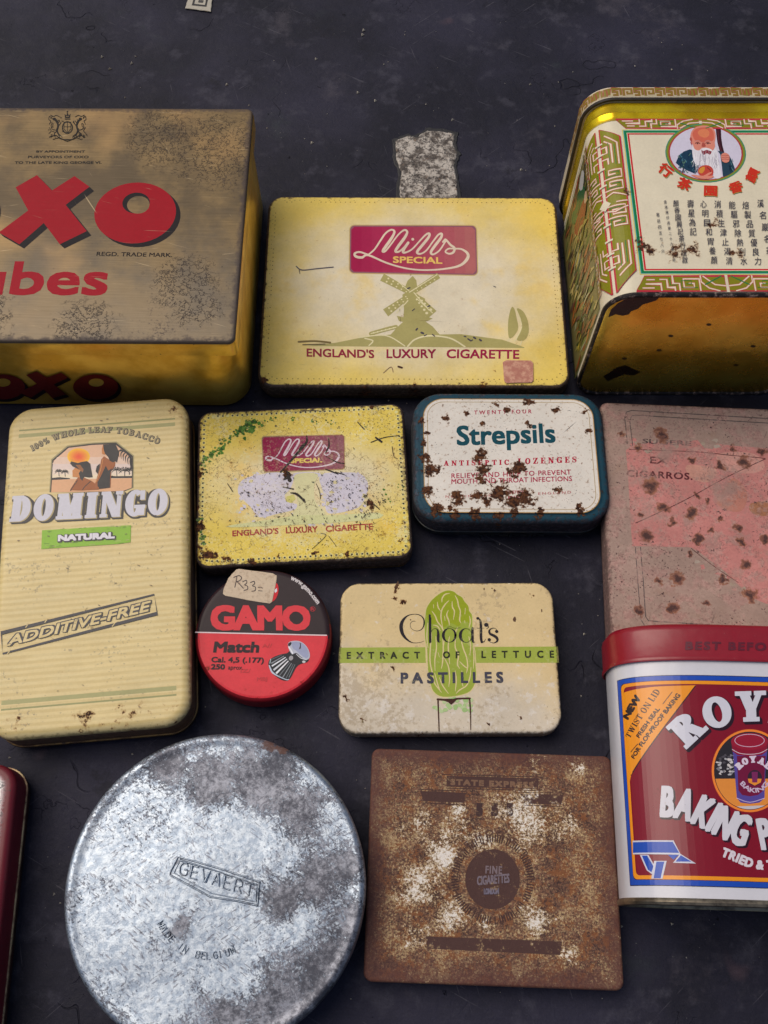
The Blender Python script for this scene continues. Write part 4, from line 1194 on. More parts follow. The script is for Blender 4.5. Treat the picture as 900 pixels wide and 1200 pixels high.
for i in range(30):
    x, y = r.uniform(226, 352), r.uniform(318, 450); A.stroke([(x, y), (x + r.uniform(-14, 14), y + r.uniform(4, 22)), (x + r.uniform(-20, 20), y + r.uniform(14, 30))], r.uniform(3, 7), r.choice([(70, 120, 140), (16, 34, 56), (96, 130, 110), (20, 46, 70)]), smooth=3)
for i in range(10):
    x, y = r.uniform(604, 634), r.uniform(360, 450); A.stroke([(x, y), (x + 8, y + 22)], 4, r.choice([(90, 130, 140), (20, 40, 60)]), smooth=0)
SK, SKD = (222, 140, 120), (176, 84, 72)
A.poly([(322, 250), (314, 210), (318, 170), (340, 134), (380, 116), (430, 112), (474, 124), (500, 156), (504, 200), (498, 240), (500, 270), (480, 300), (420, 310), (356, 300), (330, 280)], SK, smooth=3)
A.poly([(336, 200), (330, 170), (352, 140), (392, 128), (440, 126), (480, 146), (492, 190), (484, 226), (430, 236), (360, 232)], (212, 106, 84), smooth=3)
A.poly([(380, 186), (372, 158), (400, 140), (440, 142), (458, 166), (450, 192), (420, 204)], (224, 132, 92), smooth=3)
A.poly([(316, 230), (308, 214), (316, 196), (326, 210), (328, 240)], SKD); A.stroke([(318, 240), (330, 262)], 8, (170, 70, 80))
for x in (368, 446):
    A.stroke([(x - 16, 246), (x, 240), (x + 18, 248)], 6, (92, 44, 44)); A.stroke([(x - 20, 232), (x, 226), (x + 20, 232)], 5, (196, 150, 140)); A.ellipse(x, 249, 7, 4, (40, 24, 28), n=10)
A.poly([(404, 240), (420, 240), (432, 268), (416, 276), (398, 270)], SKD)
A.poly([(330, 250), (346, 290), (380, 300), (400, 284), (436, 280), (462, 292), (486, 300), (502, 276), (520, 320), (528, 380), (540, 440), (548, 500), (500, 510), (480, 470), (440, 420), (400, 410), (360, 410), (338, 370), (328, 310)], (226, 222, 228), smooth=3)
A.poly([(398, 296), (420, 286), (460, 288), (474, 310), (462, 332), (440, 322), (420, 332), (404, 326)], (140, 56, 66), smooth=3)
A.poly([(400, 292), (420, 282), (452, 284), (476, 296), (470, 306), (440, 296), (412, 304)], (234, 230, 234), smooth=3)
for i in range(44):
    x = r.uniform(340, 520); y = r.uniform(300, 400); A.stroke([(x, y), (x + r.uniform(-8, 8) + (x - 430) * .05, y + 30), (x + r.uniform(-10, 14) + (x - 430) * .12, y + r.uniform(50, 90))], r.uniform(2, 4), r.choice([(246, 246, 250), (186, 180, 192), (160, 154, 170), (240, 238, 244)]), smooth=3)
A.poly([(372, 470), (376, 436), (400, 418), (440, 412), (474, 428), (488, 456), (478, 490), (440, 504), (400, 496)], (196, 72, 60), smooth=3)
A.poly([(376, 460), (392, 432), (420, 424), (420, 450), (400, 474)], (214, 146, 60), smooth=3); A.stroke([(440, 430), (462, 450), (466, 480)], 5, (120, 30, 40))
A.poly([(318, 486), (360, 486), (410, 492), (450, 470), (476, 462), (470, 476), (440, 496), (476, 490), (490, 500), (450, 516), (380, 512)], SK, smooth=2)
A.poly([(548, 330), (576, 318), (604, 334), (608, 360), (604, 384), (580, 394), (556, 384), (546, 360)], SK, smooth=3)
for y in (340, 355, 369): A.stroke([(552, y), (580, y - 3), (604, y + 3)], 4, (168, 80, 76), smooth=3)
A.mesh('portrait', TEM, BODY)
# title characters on an arc and the columns of small writing
for k, (dx, dy, col, b) in enumerate(((4, 4, (178, 150, 70), .12), (0, 0, (204, 52, 34), .2))):
    for ch, cx, cy, sz, rot in (('行', 130, 448, 108, 38), ('茶', 270, 552, 104, 22), ('園', 466, 602, 100, 2), ('香', 655, 576, 104, -14), ('顏', 778, 486, 104, -64)):
        a = math.radians(rot); ex, ey = math.cos(a) * sz / 2, math.sin(a) * sz / 2; nx, ny = math.sin(a) * sz * .36, -math.cos(a) * sz * .36
        A.text(ch, (cx - ex - nx + dx, cy - ey - ny + dy), (cx + ex - nx + dx, cy + ey - ny + dy), (cx - ex + nx + dx, cy - ey + ny + dy), col, bold=b, ref='園')
A.mesh('title_lettering', TEM, BODY)
A.view = (760, 185, 6.4286)
def column(txt, x0, y0, x1, y1, sz, col=(66, 62, 74), b=.02):
    n = len(txt)
    for i, ch in enumerate(txt):
        u = i / max(1, n - 1); x, y = x0 + (x1 - x0) * u, y0 + (y1 - y0) * u
        A.text(ch, (x - sz / 2, y + sz / 2), (x + sz / 2, y + sz / 2), (x - sz / 2 , y - sz / 2), col, bold=b, ref='園')
column('溪名巖名茶力', 842, 345, 925, 790, 50); column('焙製品質優良力', 730, 360, 822, 780, 50); column('能驅邪除熱利水', 628, 358, 716, 780, 50)
column('消積生津止渴清', 518, 352, 606, 778, 50); column('心明目和胃養顏', 412, 350, 492, 772, 48); column('壽星為記', 314, 348, 334, 558, 50)
column('顏香園興記茶行謹啟', 204, 346, 272, 770, 42, b=.025); column('香港灣仔道第二十九號茶莊', 124, 336, 190, 770, 22, b=.01); column('電話四五七八六', 68, 432, 106, 706, 24, b=.01)
A.mesh('small_lettering', TEM, BODY)
# long side with a painted scene
A = Art(T, plane=((-TW, 0, 0), (0, -1, 0), (0, 0, 1)), h0=.07); r = random.Random(31)
A.rect(-33, 6, 51, 64, (120, 112, 66))
for i in range(170):
    u, w = r.uniform(-30, 49), r.uniform(8, 60); l = r.uniform(6, 16); a = r.uniform(1.1, 2.0)
    col = r.choice([(92, 110, 44), (150, 140, 70), (70, 84, 40), (170, 104, 52), (140, 74, 40), (196, 176, 110), (60, 70, 34), (110, 120, 60), (176, 160, 60), (96, 70, 60), (150, 150, 120)])
    P = [(u, w), (u + l * .4 * math.cos(a) + r.uniform(-1, 1), w + l * .5 * math.sin(a)), (u + l * math.cos(a), w + l * math.sin(a))]
    P = [(min(50, max(-32, x)), min(63, max(7, y))) for x, y in P]
    A.stroke(P, [.5, r.uniform(1.4, 3.2), .4], col, smooth=4, cap=False)
A.poly([(-24, 30), (-18, 34), (-14, 46), (-12, 58), (-18, 60), (-24, 52), (-27, 40)], (36, 92, 50), smooth=3); A.poly([(-16, 34), (-8, 38), (-4, 50), (-8, 60), (-14, 56)], (134, 38, 34), smooth=3); A.ellipse(-12, 60, 2.6, 3, (206, 170, 140)); A.poly([(-26, 50), (-20, 56), (-24, 62), (-29, 58)], (190, 190, 190), smooth=2)

for k in range(46):
    u, w = r.uniform(-28, 46), r.uniform(10, 44); l = r.uniform(8, 18)
    A.stroke([(u, w), (u + r.uniform(-2, 2), w + l * .5), (u + r.uniform(-3, 3), min(63, w + l))], [.4, r.uniform(.8, 1.8), .3], r.choice([(166, 150, 84), (120, 70, 40), (84, 96, 44), (190, 184, 140), (150, 90, 50), (70, 60, 40)]), smooth=4, cap=False)

A.frame([(-33, 6), (51, 6), (51, 64), (-33, 64)], .8, (70, 84, 30))
for k in range(9): fret(A, tr([(0, 0), (0, 3), (5, 3), (5, -.6), (2, -.6), (2, 1.2)], -32 + k * 9.2, 66.0), .9)
A.mesh('painted_side', TEM, BODY)

# ================================================================== TOBACCO TIN
T = Tin('tobacco_tin', 'tall straw-coloured tin picturing two women at sunset above big silver lettering', 'tin', -124.0, 146.6, 5.0)
HW, HD, HH = 40.6, 75.4, 22.0
def straw(c, col, flag):
    ph = c.y * 2.45 + c.noise(.05, 3, .5) * 1.6 + c.x * .0
    st = c.m('SINE', ph, 0.0) * .5 + .5
    b = c.mix(c.ss(st, .15, .85), lin((212, 189, 129)), lin((223, 201, 143)))
    b = c.mix(c.ss(c.noise(.5, 3, .5, 0, c.mapped(0, (.1, 1.2, 1))), .45, .65) * .3, b, lin((226, 210, 160)))
    w = c.ss(c.noise(.55, 6, .72) + (c.noise(.06, 3, .6) - .5) * .5, .615, .68) * .55
    b = c.mix(w, b, lin((128, 116, 96)))
    return c.mix(flag, b, col)
DOM = litho('straw print', (HW, HD, 11), .9, .5, [(30, -70, 12), (0, -71, 12), (16, -70, 12), (-28, -69, 6), (34, 70, 10)], .73, .22, .25, speck=.74, scratches=((.3, .755), (1.6, .755)), grime=.12, rough=.33, wearcol=(96, 74, 60), base_fn=straw, spec=.3)
DSIDE = bare('brown tin side', (122, 98, 60), (58, 42, 36), .36)
v, f = prof_box(HW, HD, 11.5, fillet(6.5, HH, 3.6, n=8), 12, .2, n=12)
cols = []
for q in f:
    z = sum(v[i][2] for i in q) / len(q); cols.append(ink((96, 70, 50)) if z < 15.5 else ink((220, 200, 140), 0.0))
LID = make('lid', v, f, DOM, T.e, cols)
v, f = prof_box(HW + .7, HD + .7, 12.2, [(1.2, 4.6), (.2, 4.9), (0, 5.7), (.2, 6.5), (1.2, 6.8)], 12, .2, n=12)
make('lid_bead', v, f[:-2], DSIDE, T.e)
v, f = prof_box(HW - .3, HD - .3, 11.2, [(1.6, .2), (.3, 1.4), (0, 5)], 12, .2, n=12)
make('base', v, f, DSIDE, T.e)
A = Art(T, z=HH)
GL = (150, 150, 96)
for s_ in (1, -1):
    A.rect(-HW + 5.6, s_ * 63.2 - .35, HW - 5.6, s_ * 63.2 + .35, GL); A.mesh('green_line', DOM, LID)
    A.rect(-HW + 5.6, s_ * 60.4 - .9, HW - 5.6, s_ * 60.4 + .9, (168, 164, 108)); A.mesh('green_line', DOM, LID)
A.view = (0, 460, 3.75)
SL = Slab(.24, .1, .07, .1, .95)
pth = [(142, 256), (240, 208), (330, 186), (420, 175), (520, 178), (610, 196), (696, 226)]
A.arc_text('100% WHOLE LEAF TOBACCO', [(x + 2, y + 2) for x, y in pth], 25, (52, 48, 44), bold=.17, font=SL, sp=.06)
A.arc_text('100% WHOLE LEAF TOBACCO', pth, 23, (150, 136, 100), bold=.0, font=SL, sp=.07)
A.mesh('arched_lettering', DOM, LID)
A.view = (50, 505, 7.5)
arch = [(75, 540), (92, 262), (226, 146), (440, 120), (640, 112), (784, 226), (782, 500), (700, 530)]
big = [(58, 540), (74, 250), (216, 128), (440, 102), (650, 94), (804, 216), (800, 500), (700, 540)]
A.poly(big, (160, 148, 104)); A.poly([(66, 540), (84, 256), (221, 138), (440, 111), (645, 103), (794, 221), (790, 500), (700, 540)], (30, 27, 28))
arch = [(x + (355 - x) * .018, y + (320 - y) * .018) for x, y in arch]; A.poly(arch, (230, 184, 150))
def clip_band(y0, y1, col): A.poly([(max(84, 92 - (y0 - 262) * .06) if y0 > 262 else 92 + (262 - y0) * 1.15, y0), (784 if y0 > 226 else 640 + (y0 - 112) * 1.26, y0), (784, y1), (84 if y1 > 262 else 92 + (262 - y1) * 1.15, y1)], col)
clip_band(230, 290, (232, 200, 178)); clip_band(290, 340, (228, 206, 196)); clip_band(340, 385, (236, 216, 196)); clip_band(385, 420, (240, 222, 190))
A.poly([(82, 432), (784, 414), (782, 500), (700, 530), (75, 540)], (226, 172, 128))
for k in range(9): A.ellipse(316, 226, 100 - k * 11, 74 - k * 8, tuple(int(a + (b - a) * k / 8) for a, b in zip((252, 190, 30), (240, 76, 30))), n=30)
BK, BR = (24, 22, 30), (158, 84, 30)
A.poly([(80, 414), (150, 406), (240, 416), (240, 424), (80, 432)], BK); A.poly([(590, 394), (640, 398), (784, 396), (784, 414), (590, 416)], BK)
def palm(cx, cy, s_):
    for a in (-170, -140, -110, -70, -40, -10, 20, 160):
        A.stroke([(cx, cy), (cx + s_ * .6 * math.cos(math.radians(a)), cy + s_ * .5 * math.sin(math.radians(a)) - s_ * .1), (cx + s_ * math.cos(math.radians(a)), cy + s_ * .7 * math.sin(math.radians(a)) + s_ * .25)], [4, 7, 2], BK, smooth=3)
    A.stroke([(cx, cy), (cx + 3, cy + s_ * 1.1)], 6, BK, smooth=0)
palm(142, 358, 36); palm(196, 362, 34); palm(650, 345, 46); palm(720, 350, 54); palm(760, 345, 36)
for i in range(6):
    A.stroke([(690 - i * 6 + i * 24, 165 + i * 14), (668 + i * 20, 185 + i * 16), (672 + i * 20, 230 + i * 16)], [8, 9, 3], BK)
A.stroke([(660, 175), (720, 180), (770, 230), (784, 330)], [6, 16, 18, 24], BK)
# the two women
A.poly([(480, 512), (462, 460), (470, 440), (500, 330), (516, 250), (540, 224), (600, 262), (640, 276), (636, 310), (604, 350), (596, 500), (500, 512)], BR)
A.poly([(484, 512), (482, 452), (512, 400), (540, 340), (556, 306), (576, 350), (610, 330), (596, 372), (592, 500)], BK); A.poly([(466, 356), (476, 310), (504, 288), (500, 330), (486, 380)], BK)
A.poly([(522, 202), (520, 162), (530, 126), (560, 120), (574, 170), (548, 210)], (200, 124, 60)); A.poly([(532, 122), (640, 116), (660, 160), (668, 210), (654, 280), (640, 268), (618, 278), (590, 262), (576, 230), (548, 200), (536, 160)], BK)
A.poly([(240, 520), (290, 440), (310, 408), (370, 412), (430, 440), (470, 470), (496, 500), (494, 516), (340, 524)], BR); A.poly([(264, 404), (262, 350), (290, 320), (340, 340), (350, 410), (320, 410)], (206, 134, 70))
A.poly([(242, 286), (252, 268), (310, 284), (340, 274), (390, 266), (420, 290), (428, 340), (440, 408), (404, 410), (366, 404), (350, 440), (330, 420), (318, 372), (336, 348), (300, 330), (262, 312)], BK); A.poly([(290, 300), (330, 298), (360, 340), (352, 366), (320, 336)], (150, 90, 44))
A.stroke([(306, 436), (262, 500), (246, 526)], 7, BK); A.stroke([(420, 446), (372, 490), (350, 520)], 7, BK); A.stroke([(470, 450), (490, 400), (512, 330), (530, 250)], 5, (216, 146, 80))
A.mesh('picture', DOM, LID)
A.view = (0, 560, 4.2857)
SL = Slab(.30, .15, .055, .12, .86)
SL2 = SL
BLs, BRs, TLs = (46, 222), (838, 184), (64, 92)
for d in (0, 3, 6, 9, 12): A.text('DOMINGO', BLs, BRs, TLs, (44, 42, 46), bold=.62, font=SL, sp=.0, shift=(d, d * .9))
for d in (3, 6): A.text('DOMINGO', BLs, BRs, TLs, (176, 160, 116), bold=.05, font=SL, shift=(d, d * .6))
A.text('DOMINGO', BLs, BRs, TLs, (208, 206, 216), bold=.05, font=SL)
A.mesh('title_lettering', DOM, LID)
A.poly([(212, 264), (658, 238), (656, 324), (600, 332), (208, 358)], (136, 186, 40))
r = random.Random(4)
for i in range(40):
    x = r.uniform(212, 650); y = r.choice([r.uniform(258, 276) - (x - 212) * .05, r.uniform(330, 352) - (x - 212) * .05]); A.stroke([(x, y), (x + r.uniform(6, 30), y - 1)], r.uniform(1, 3), r.choice([(100, 140, 40), (196, 190, 130), (84, 110, 44)]), smooth=0)
for sh in ((3, 3), (0, 0), (5, 5)): A.text('NATURAL', (288, 322), (580, 306), (290, 286), (36, 34, 40), bold=.62, shift=sh)
A.text('NATURAL', (291, 320), (577, 305), (292, 288), (226, 222, 230), bold=.3)
A.mesh('green_label', DOM, LID)
A.view = (0, 650, 3.75)
KK = (52, 52, 62)
A.frame([(6, 345), (678, 176), (691, 259), (12, 436)], 7, KK)
for x, y in ((40, 428), (376, 240), (120, 312), (500, 308), (204, 290)): A.stroke([(x - 6, y + 8), (x + 6, y - 8)], 4, (206, 188, 128), smooth=0, flag=0.0)
A.text('ADDITIVE-FREE', (28, 406), (656, 250), (46, 352), KK, bold=.62); A.text('ADDITIVE-FREE', (32, 403), (652, 249), (47, 355), (206, 188, 130), bold=.17, flag=0.0)
A.mesh('stamp_lettering', DOM, LID)
r = random.Random(6); A.view = (0, 560, 1.0)
for i in range(60):
    x, y = r.uniform(10, 215), r.uniform(-70, 270); A.stroke([(x, y), (x + r.uniform(-2, 3), y + r.uniform(-1, 1))], r.uniform(.4, .9), r.choice([(120, 96, 84), (90, 80, 76), (150, 130, 100)]), smooth=0)
A.mesh('ink_chips', DOM, LID)

# ================================================================== PINK CIGAR TIN
T = Tin('cigar_tin', 'grey-beige tin with faded pink label full of brown rust spots', 'tin', 155.6, 163.8, -2.6)
HW, HD, HH = 58.0, 59.0, 15.0
vw = (700, 450, 4.0)
rust = pxl(T, HH, vw, [(690, 370, 46), (250, 480, 56), (310, 580, 40), (440, 610, 40), (350, 645, 26), (230, 715, 46), (470, 725, 36), (470, 520, 22), (515, 545, 22), (370, 910, 44), (355, 1045, 40), (515, 1030, 24), (715, 985, 46), (700, 845, 40), (580, 380, 28), (660, 680, 30), (190, 1055, 30), (110, 240, 20), (300, 235, 46), (190, 300, 30), (440, 350, 26), (200, 610, 26), (540, 690, 24), (680, 740, 26), (570, 630, 22), (790, 730, 30), (440, 800, 22), (590, 920, 30), (280, 930, 26), (640, 300, 26), (770, 320, 30)])
def cigar_fn(c, col, flag):
    bl = c.blobs(rust)
    n = c.noise(.35, 7, .72); n2 = c.noise(.12, 6, .66); n3 = c.noise(1.1, 5, .7)
    col = c.mul(col, .78 + n2 * .3 + n * .16)
    col = c.mix(c.ss(n + (n2 - .5) * .6, .5, .66) * .55, col, lin((184, 160, 148)))
    col = c.mix(c.ss(n3 + (n2 - .5) * .9, .52, .64) * .55, col, lin((122, 90, 84)))
    col = c.mix(c.ss(n2 + (n - .5) * .5, .5, .62) * .45, col, lin((196, 150, 142)))
    col = c.mix(c.ss(c.noise(.09, 7, .7), .5, .64) * .6, col, lin((170, 140, 130)))
    k = bl * 1.25 + (n - .5) * .75 + (n3 - .5) * .3
    col = c.mix(c.ss(k, .12, .42) * .5, col, lin((150, 102, 88)))
    col = c.mix(c.ss(k + (n2 - .5), .28, .5) * .5, col, lin((164, 104, 60)))
    col = c.mix(c.ss(k, .32, .72) * .75, col, lin((104, 70, 68)))
    return c.mix(c.ss(k + (n3 - .5) * .9, .72, .95) * .7, col, lin((62, 50, 52)))
PKM = litho('faded cigar print', (HW, HD, 4), 1.6, .75, None, .74, .35, .34, speck=.62, speck_scale=.9, scratches=((.4, .73), (2.0, .73)), grime=.25, rough=.62, wearcol=(96, 74, 72), fine=.18, base_fn=cigar_fn)
v, f = prof_box(HW, HD, 3.5, fillet(5, HH, 1.3), 14, .35)
LID = make('lid', v, f, PKM, T.e, [ink((172, 146, 134))] * len(f))
PSIDE = bare('rusted side', (104, 80, 72), (60, 42, 40), .6, .5, .5)
v, f = prof_box(HW - .8, HD - .8, 3, [(.8, .2), (0, 1), (0, 6)], 14, .3)
make('base', v, f, PSIDE, T.e)
A = Art(T, z=HH); A.view = vw
PKC = (204, 136, 130)
A.poly([(134, 310), (160, 290), (210, 282), (260, 268), (330, 276), (380, 262), (420, 270), (470, 262), (500, 300), (540, 306), (560, 280), (640, 290), (1250, 330), (1250, 1060), (790, 1030), (720, 1000), (650, 930), (600, 880), (560, 850), (520, 820), (480, 790), (440, 766), (300, 762), (164, 760), (156, 650), (146, 460)], PKC)
r = random.Random(9)
for i in range(28):                             # peeled islands along the label's torn edge
    x, y = r.choice([(r.uniform(140, 640), r.uniform(262, 320)), (r.uniform(420, 720), 0)])
    if y == 0: y = 770 + (x - 420) * .8 + r.uniform(-40, 30)
    A.poly([(x + r.uniform(5, 22) * math.cos(a), y + r.uniform(4, 15) * math.sin(a)) for a in (0, 1, 2, 3, 4, 5.2)], r.choice([(184, 168, 154), (176, 160, 142), PKC, (196, 150, 140)]))
A.poly([(560, 330), (700, 320), (770, 350), (780, 400), (700, 420), (600, 400)], (216, 158, 146), smooth=3); A.poly([(420, 380), (560, 400), (520, 460), (440, 440)], (212, 156, 140), smooth=3)
A.poly([(640, 440), (700, 500), (690, 580), (640, 600), (560, 560), (600, 480)], (196, 132, 116), smooth=3); A.poly([(720, 560), (820, 550), (860, 590), (780, 620), (720, 600)], (176, 122, 92), smooth=3)
A.mesh('pink_label', PKM, LID)
GY = (92, 84, 84)
A.stroke([(830, 185), (500, 166), (180, 146), (160, 150), (152, 172), (160, 240), (166, 290)], 4, GY, smooth=0); A.stroke([(830, 164), (500, 144), (160, 124), (136, 132), (128, 158), (136, 230), (140, 280)], 4, GY, smooth=0); A.mesh('printed_line', PKM, LID)
A.stroke([(202, 766), (216, 930), (226, 1090), (240, 1110), (300, 1114), (860, 1150)], 4, GY, smooth=0); A.stroke([(178, 766), (190, 930), (204, 1104), (220, 1130)], 3.5, GY, smooth=0)
A.mesh('printed_line', PKM, LID)
MR = (96, 50, 56)
A.stroke([(150, 306), (460, 318), (620, 334), (760, 346), (790, 352)], 3.5, (90, 40, 44)); A.stroke([(180, 652), (400, 550), (600, 440), (786, 352)], 3.5, (74, 36, 40), smooth=3); A.stroke([(440, 770), (540, 850), (660, 930)], 3, (100, 60, 56))
A.text('SUGERE', (210, 278), (440, 290), (212, 256), (88, 70, 74), bold=.1); A.text('EX', (246, 372), (330, 376), (247, 340), (104, 60, 62), bold=.1); A.text('CIGARROS.', (136, 434), (446, 450), (138, 402), (98, 48, 54), bold=.12, sp=.06)
A.mesh('lettering', PKM, LID)

# ================================================================== ROUND PELLET TIN
T = Tin('pellet_tin', 'small round black and red pellet tin with a handwritten price sticker', 'tin', -50.9, 114.2, 0.0)
R_, HH = 28.7, 15.0
c0 = litho('pellet tin print', None, 1, 1, [(20, -20, 8), (-22, -16, 7), (6, -25, 8), (-4, -24, 6)], .74, .2, .3, speck=.70, speck_scale=1.1, scratches=((.6, .73), (2.1, .735), (1.2, .74)), grime=.16, rough=.4, wearcol=(120, 96, 92), fine=.12, coat=.1)
v, f = prof_disc(R_, fillet(3.5, HH, 2.2, n=6), 80)
cols = []
for q in f:
    cx, cy, cz = (sum(v[i][k] for i in q) / len(q) for k in range(3))
    cols.append(ink((52, 40, 44)) if len(q) > 8 or (cy > -2.0 and cz > HH - .7) else (ink((58, 30, 34)) if cy > 4 else ink((124, 24, 34))))
LID = make('lid', v, f, c0, T.e, cols)
v, f = prof_disc(R_ - .5, [(1, .2), (.2, 1), (0, 4)], 80)
make('base', v, f, bare('dark red tin base', (92, 30, 34), (40, 20, 24), .4, .3, .56), T.e)
A = Art(T, z=HH); A.view = (220, 655, 5.0)
u0, u1 = A.uv(44, 428), A.uv(816, 448); A.view = None
rf = R_ - 1.2
sl = (u1[1] - u0[1]) / (u1[0] - u0[0]); yc = lambda x: u0[1] + (x - u0[0]) * sl
a0, a1 = math.atan2(yc(-rf), -rf), math.atan2(yc(rf), rf)
if a0 > 0: a0 -= 2 * math.pi
arc = [(rf * math.cos(a0 + (a1 - a0) * i / 60), rf * math.sin(a0 + (a1 - a0) * i / 60)) for i in range(61)]
A.sub = None
RP = (226, 62, 72)
A.tri(tess([(p[0] * (R_ - 3.2) / rf, p[1] * (R_ - 3.2) / rf) if i not in (0, 60) else (p[0] * (R_ - 3) / rf, p[1] * (R_ - 3) / rf) for i, p in enumerate(arc)]), ink(RP), A.h); A.up()
def rimband(r0, r1, z0, z1, n=60):
    for i in range(n):
        p = [(math.cos(a0 + (a1 - a0) * (i + k) / n), math.sin(a0 + (a1 - a0) * (i + k) / n)) for k in (0, 1)]
        q = [(p[0][0] * r0, p[0][1] * r0, z0), (p[0][0] * r1, p[0][1] * r1, z1), (p[1][0] * r1, p[1][1] * r1, z1), (p[1][0] * r0, p[1][1] * r0, z0)]
        k = len(A.v); A.v.extend(q); A.f.append((k, k + 1, k + 2, k + 3)); A.c.append(ink(RP))
rimband(R_ - 3.25, R_ - 2.2, HH + .05, HH + .05); rimband(R_ - 2.2, R_ - 1.35, HH + .05, HH - .14)
A.mesh('red_panel', c0, LID)
A.h = .12; A.view = (220, 655, 5.0)
A.stroke([(44, 430), (816, 448)], 7, (236, 214, 216), smooth=0, cap=False)
A.text('GAMO', (134, 418), (722, 420), (134, 272), (226, 62, 72), bold=.66, sp=-.03)
A.text('R', (722, 302), (742, 303), (722, 284), (190, 50, 60), bold=.05); A.ring(732, 294, 16, 15, 2.5, (190, 50, 60), n=20)
A.mesh('title_lettering', c0, LID)
N_ = (48, 34, 40)
A.text('Match', (148, 549), (416, 550), (158, 484), N_, bold=.3); A.text('Cal. 4,5 (.177)', (138, 606), (446, 610), (140, 574), N_, bold=.12); A.text('250', (136, 648), (218, 649), (138, 616), N_, bold=.15); A.text('aprox.', (236, 648), (324, 650), (238, 622), (70, 34, 40), bold=.04)
A.arc_text('www.gamo.com', [(602, 120), (650, 146), (700, 192), (736, 236), (758, 266)], 26, (214, 206, 206), bold=.1)
for x, y, t in ((436, 520, 'A//'), (310, 668, 'IZ/'), (406, 716, 'MBJ')): A.text(t, (x, y), (x + 60, y - 2), (x, y - 22), (198, 60, 66), bold=.05)
A.mesh('small_lettering', c0, LID)
A.ellipse(500, 195, 30, 58, (214, 40, 50), rot=14); A.poly([(506, 186), (522, 170), (524, 190), (512, 200)], (226, 226, 230))
A.mesh('red_badge', c0, LID)
A.view = (310, 740, 15.0)
G1, G2, G3 = (42, 44, 50), (188, 192, 206), (232, 234, 240)
A.poly([(400, 380), (300, 400), (180, 440), (90, 500), (66, 560), (80, 640), (130, 730), (200, 790), (290, 850), (370, 868), (430, 850), (480, 780), (540, 660), (600, 590), (680, 560), (750, 540), (780, 490), (700, 480), (560, 380), (500, 400), (460, 330)], G1, smooth=2)
for (x0, y0, x1, y1, w0, w1, col) in ((310, 410, 130, 490, 8, 14, (104, 108, 116)), (345, 432, 120, 560, 9, 20, (150, 154, 162)), (372, 455, 130, 610, 14, 28, G3), (396, 485, 160, 680, 18, 34, (214, 216, 222)), (420, 520, 205, 740, 18, 34, (236, 236, 240)), (448, 545, 260, 780, 12, 18, (110, 116, 122)), (476, 560, 320, 810, 10, 16, (150, 156, 162)), (506, 570, 376, 830, 9, 14, (104, 112, 118)), (536, 580, 430, 810, 9, 16, (120, 130, 134))):
    A.stroke([(x0, y0), (x1, y1)], [w0, w1], col, smooth=0, cap=False)
A.stroke([(84, 600), (130, 710), (210, 770), (290, 810), (390, 850), (430, 840)], [20, 30, 22, 16, 14, 10], (196, 206, 222)); A.stroke([(94, 560), (110, 490)], 16, (170, 190, 196), smooth=0)
A.poly([(412, 250), (416, 210), (450, 180), (520, 166), (600, 170), (680, 206), (750, 280), (790, 370), (796, 440), (776, 486), (720, 496), (640, 450), (560, 380), (490, 400), (440, 340)], G2, smooth=3)
A.poly([(480, 190), (600, 186), (690, 230), (760, 320), (778, 420), (740, 470), (660, 430), (560, 340), (500, 300)], (160, 166, 196), smooth=3)
A.poly([(410, 250), (420, 210), (456, 186), (478, 200), (466, 240), (440, 262)], G1); A.poly([(600, 320), (640, 210), (616, 196), (640, 300)], (90, 80, 84)); A.stroke([(430, 280), (470, 340), (492, 390)], 26, G3)
A.ellipse(466, 470, 36, 44, (170, 168, 172), rot=30, n=20); A.ellipse(692, 534, 30, 22, (206, 204, 206), n=16); A.stroke([(560, 400), (640, 470), (740, 500)], 10, (232, 234, 240))
A.mesh('pellet_picture', c0, LID)
# price sticker with handwriting
c = Ctx('worn price label'); k_, fl = c.attr()
c.out(c.mul(c.mix(c.ss(c.noise(.5, 6, .7), .5, .66) * .4, k_, lin((140, 110, 84))), .82 + c.noise(.9, 4, .7) * .36), .75, 0, c.noise(.5, 3, .6), .2)
A = Art(T, z=HH + .34, h0=.02); A.view = (220, 655, 5.0)
q = [A.uv(*p) for p in ((283, 62), (300, 58), (500, 84), (521, 98), (520, 130), (494, 250), (480, 262), (380, 246), (220, 216), (206, 204), (208, 180), (240, 110))][::-1]
st = sheet('price_sticker', q, c.mat, T.e, HH + .15, HH + .34, .06, 3, .15)
at = st.data.color_attributes.new('ink', 'FLOAT_COLOR', 'CORNER'); at.data.foreach_set('color', list(ink((206, 186, 160))) * len(st.data.loops))
P_ = (52, 44, 52)
A.stroke([(288, 100), (284, 130), (276, 166)], 5, P_); A.stroke([(270, 108), (300, 98), (316, 110), (306, 126), (286, 134)], 5, P_); A.stroke([(290, 134), (306, 150), (326, 172)], 5, P_)
for dx in (0, 46): A.stroke([(322 + dx, 134 + dx * .1), (342 + dx, 126 + dx * .12), (346 + dx, 140 + dx * .12), (334 + dx, 152 + dx * .12), (350 + dx, 160 + dx * .12), (350 + dx, 178 + dx * .14), (330 + dx, 184 + dx * .12)], 5, P_)
A.stroke([(412, 168), (430, 166), (438, 172)], 4, P_); A.stroke([(414, 186), (436, 188)], 4, P_)
A.mesh('handwriting', c.mat, st)

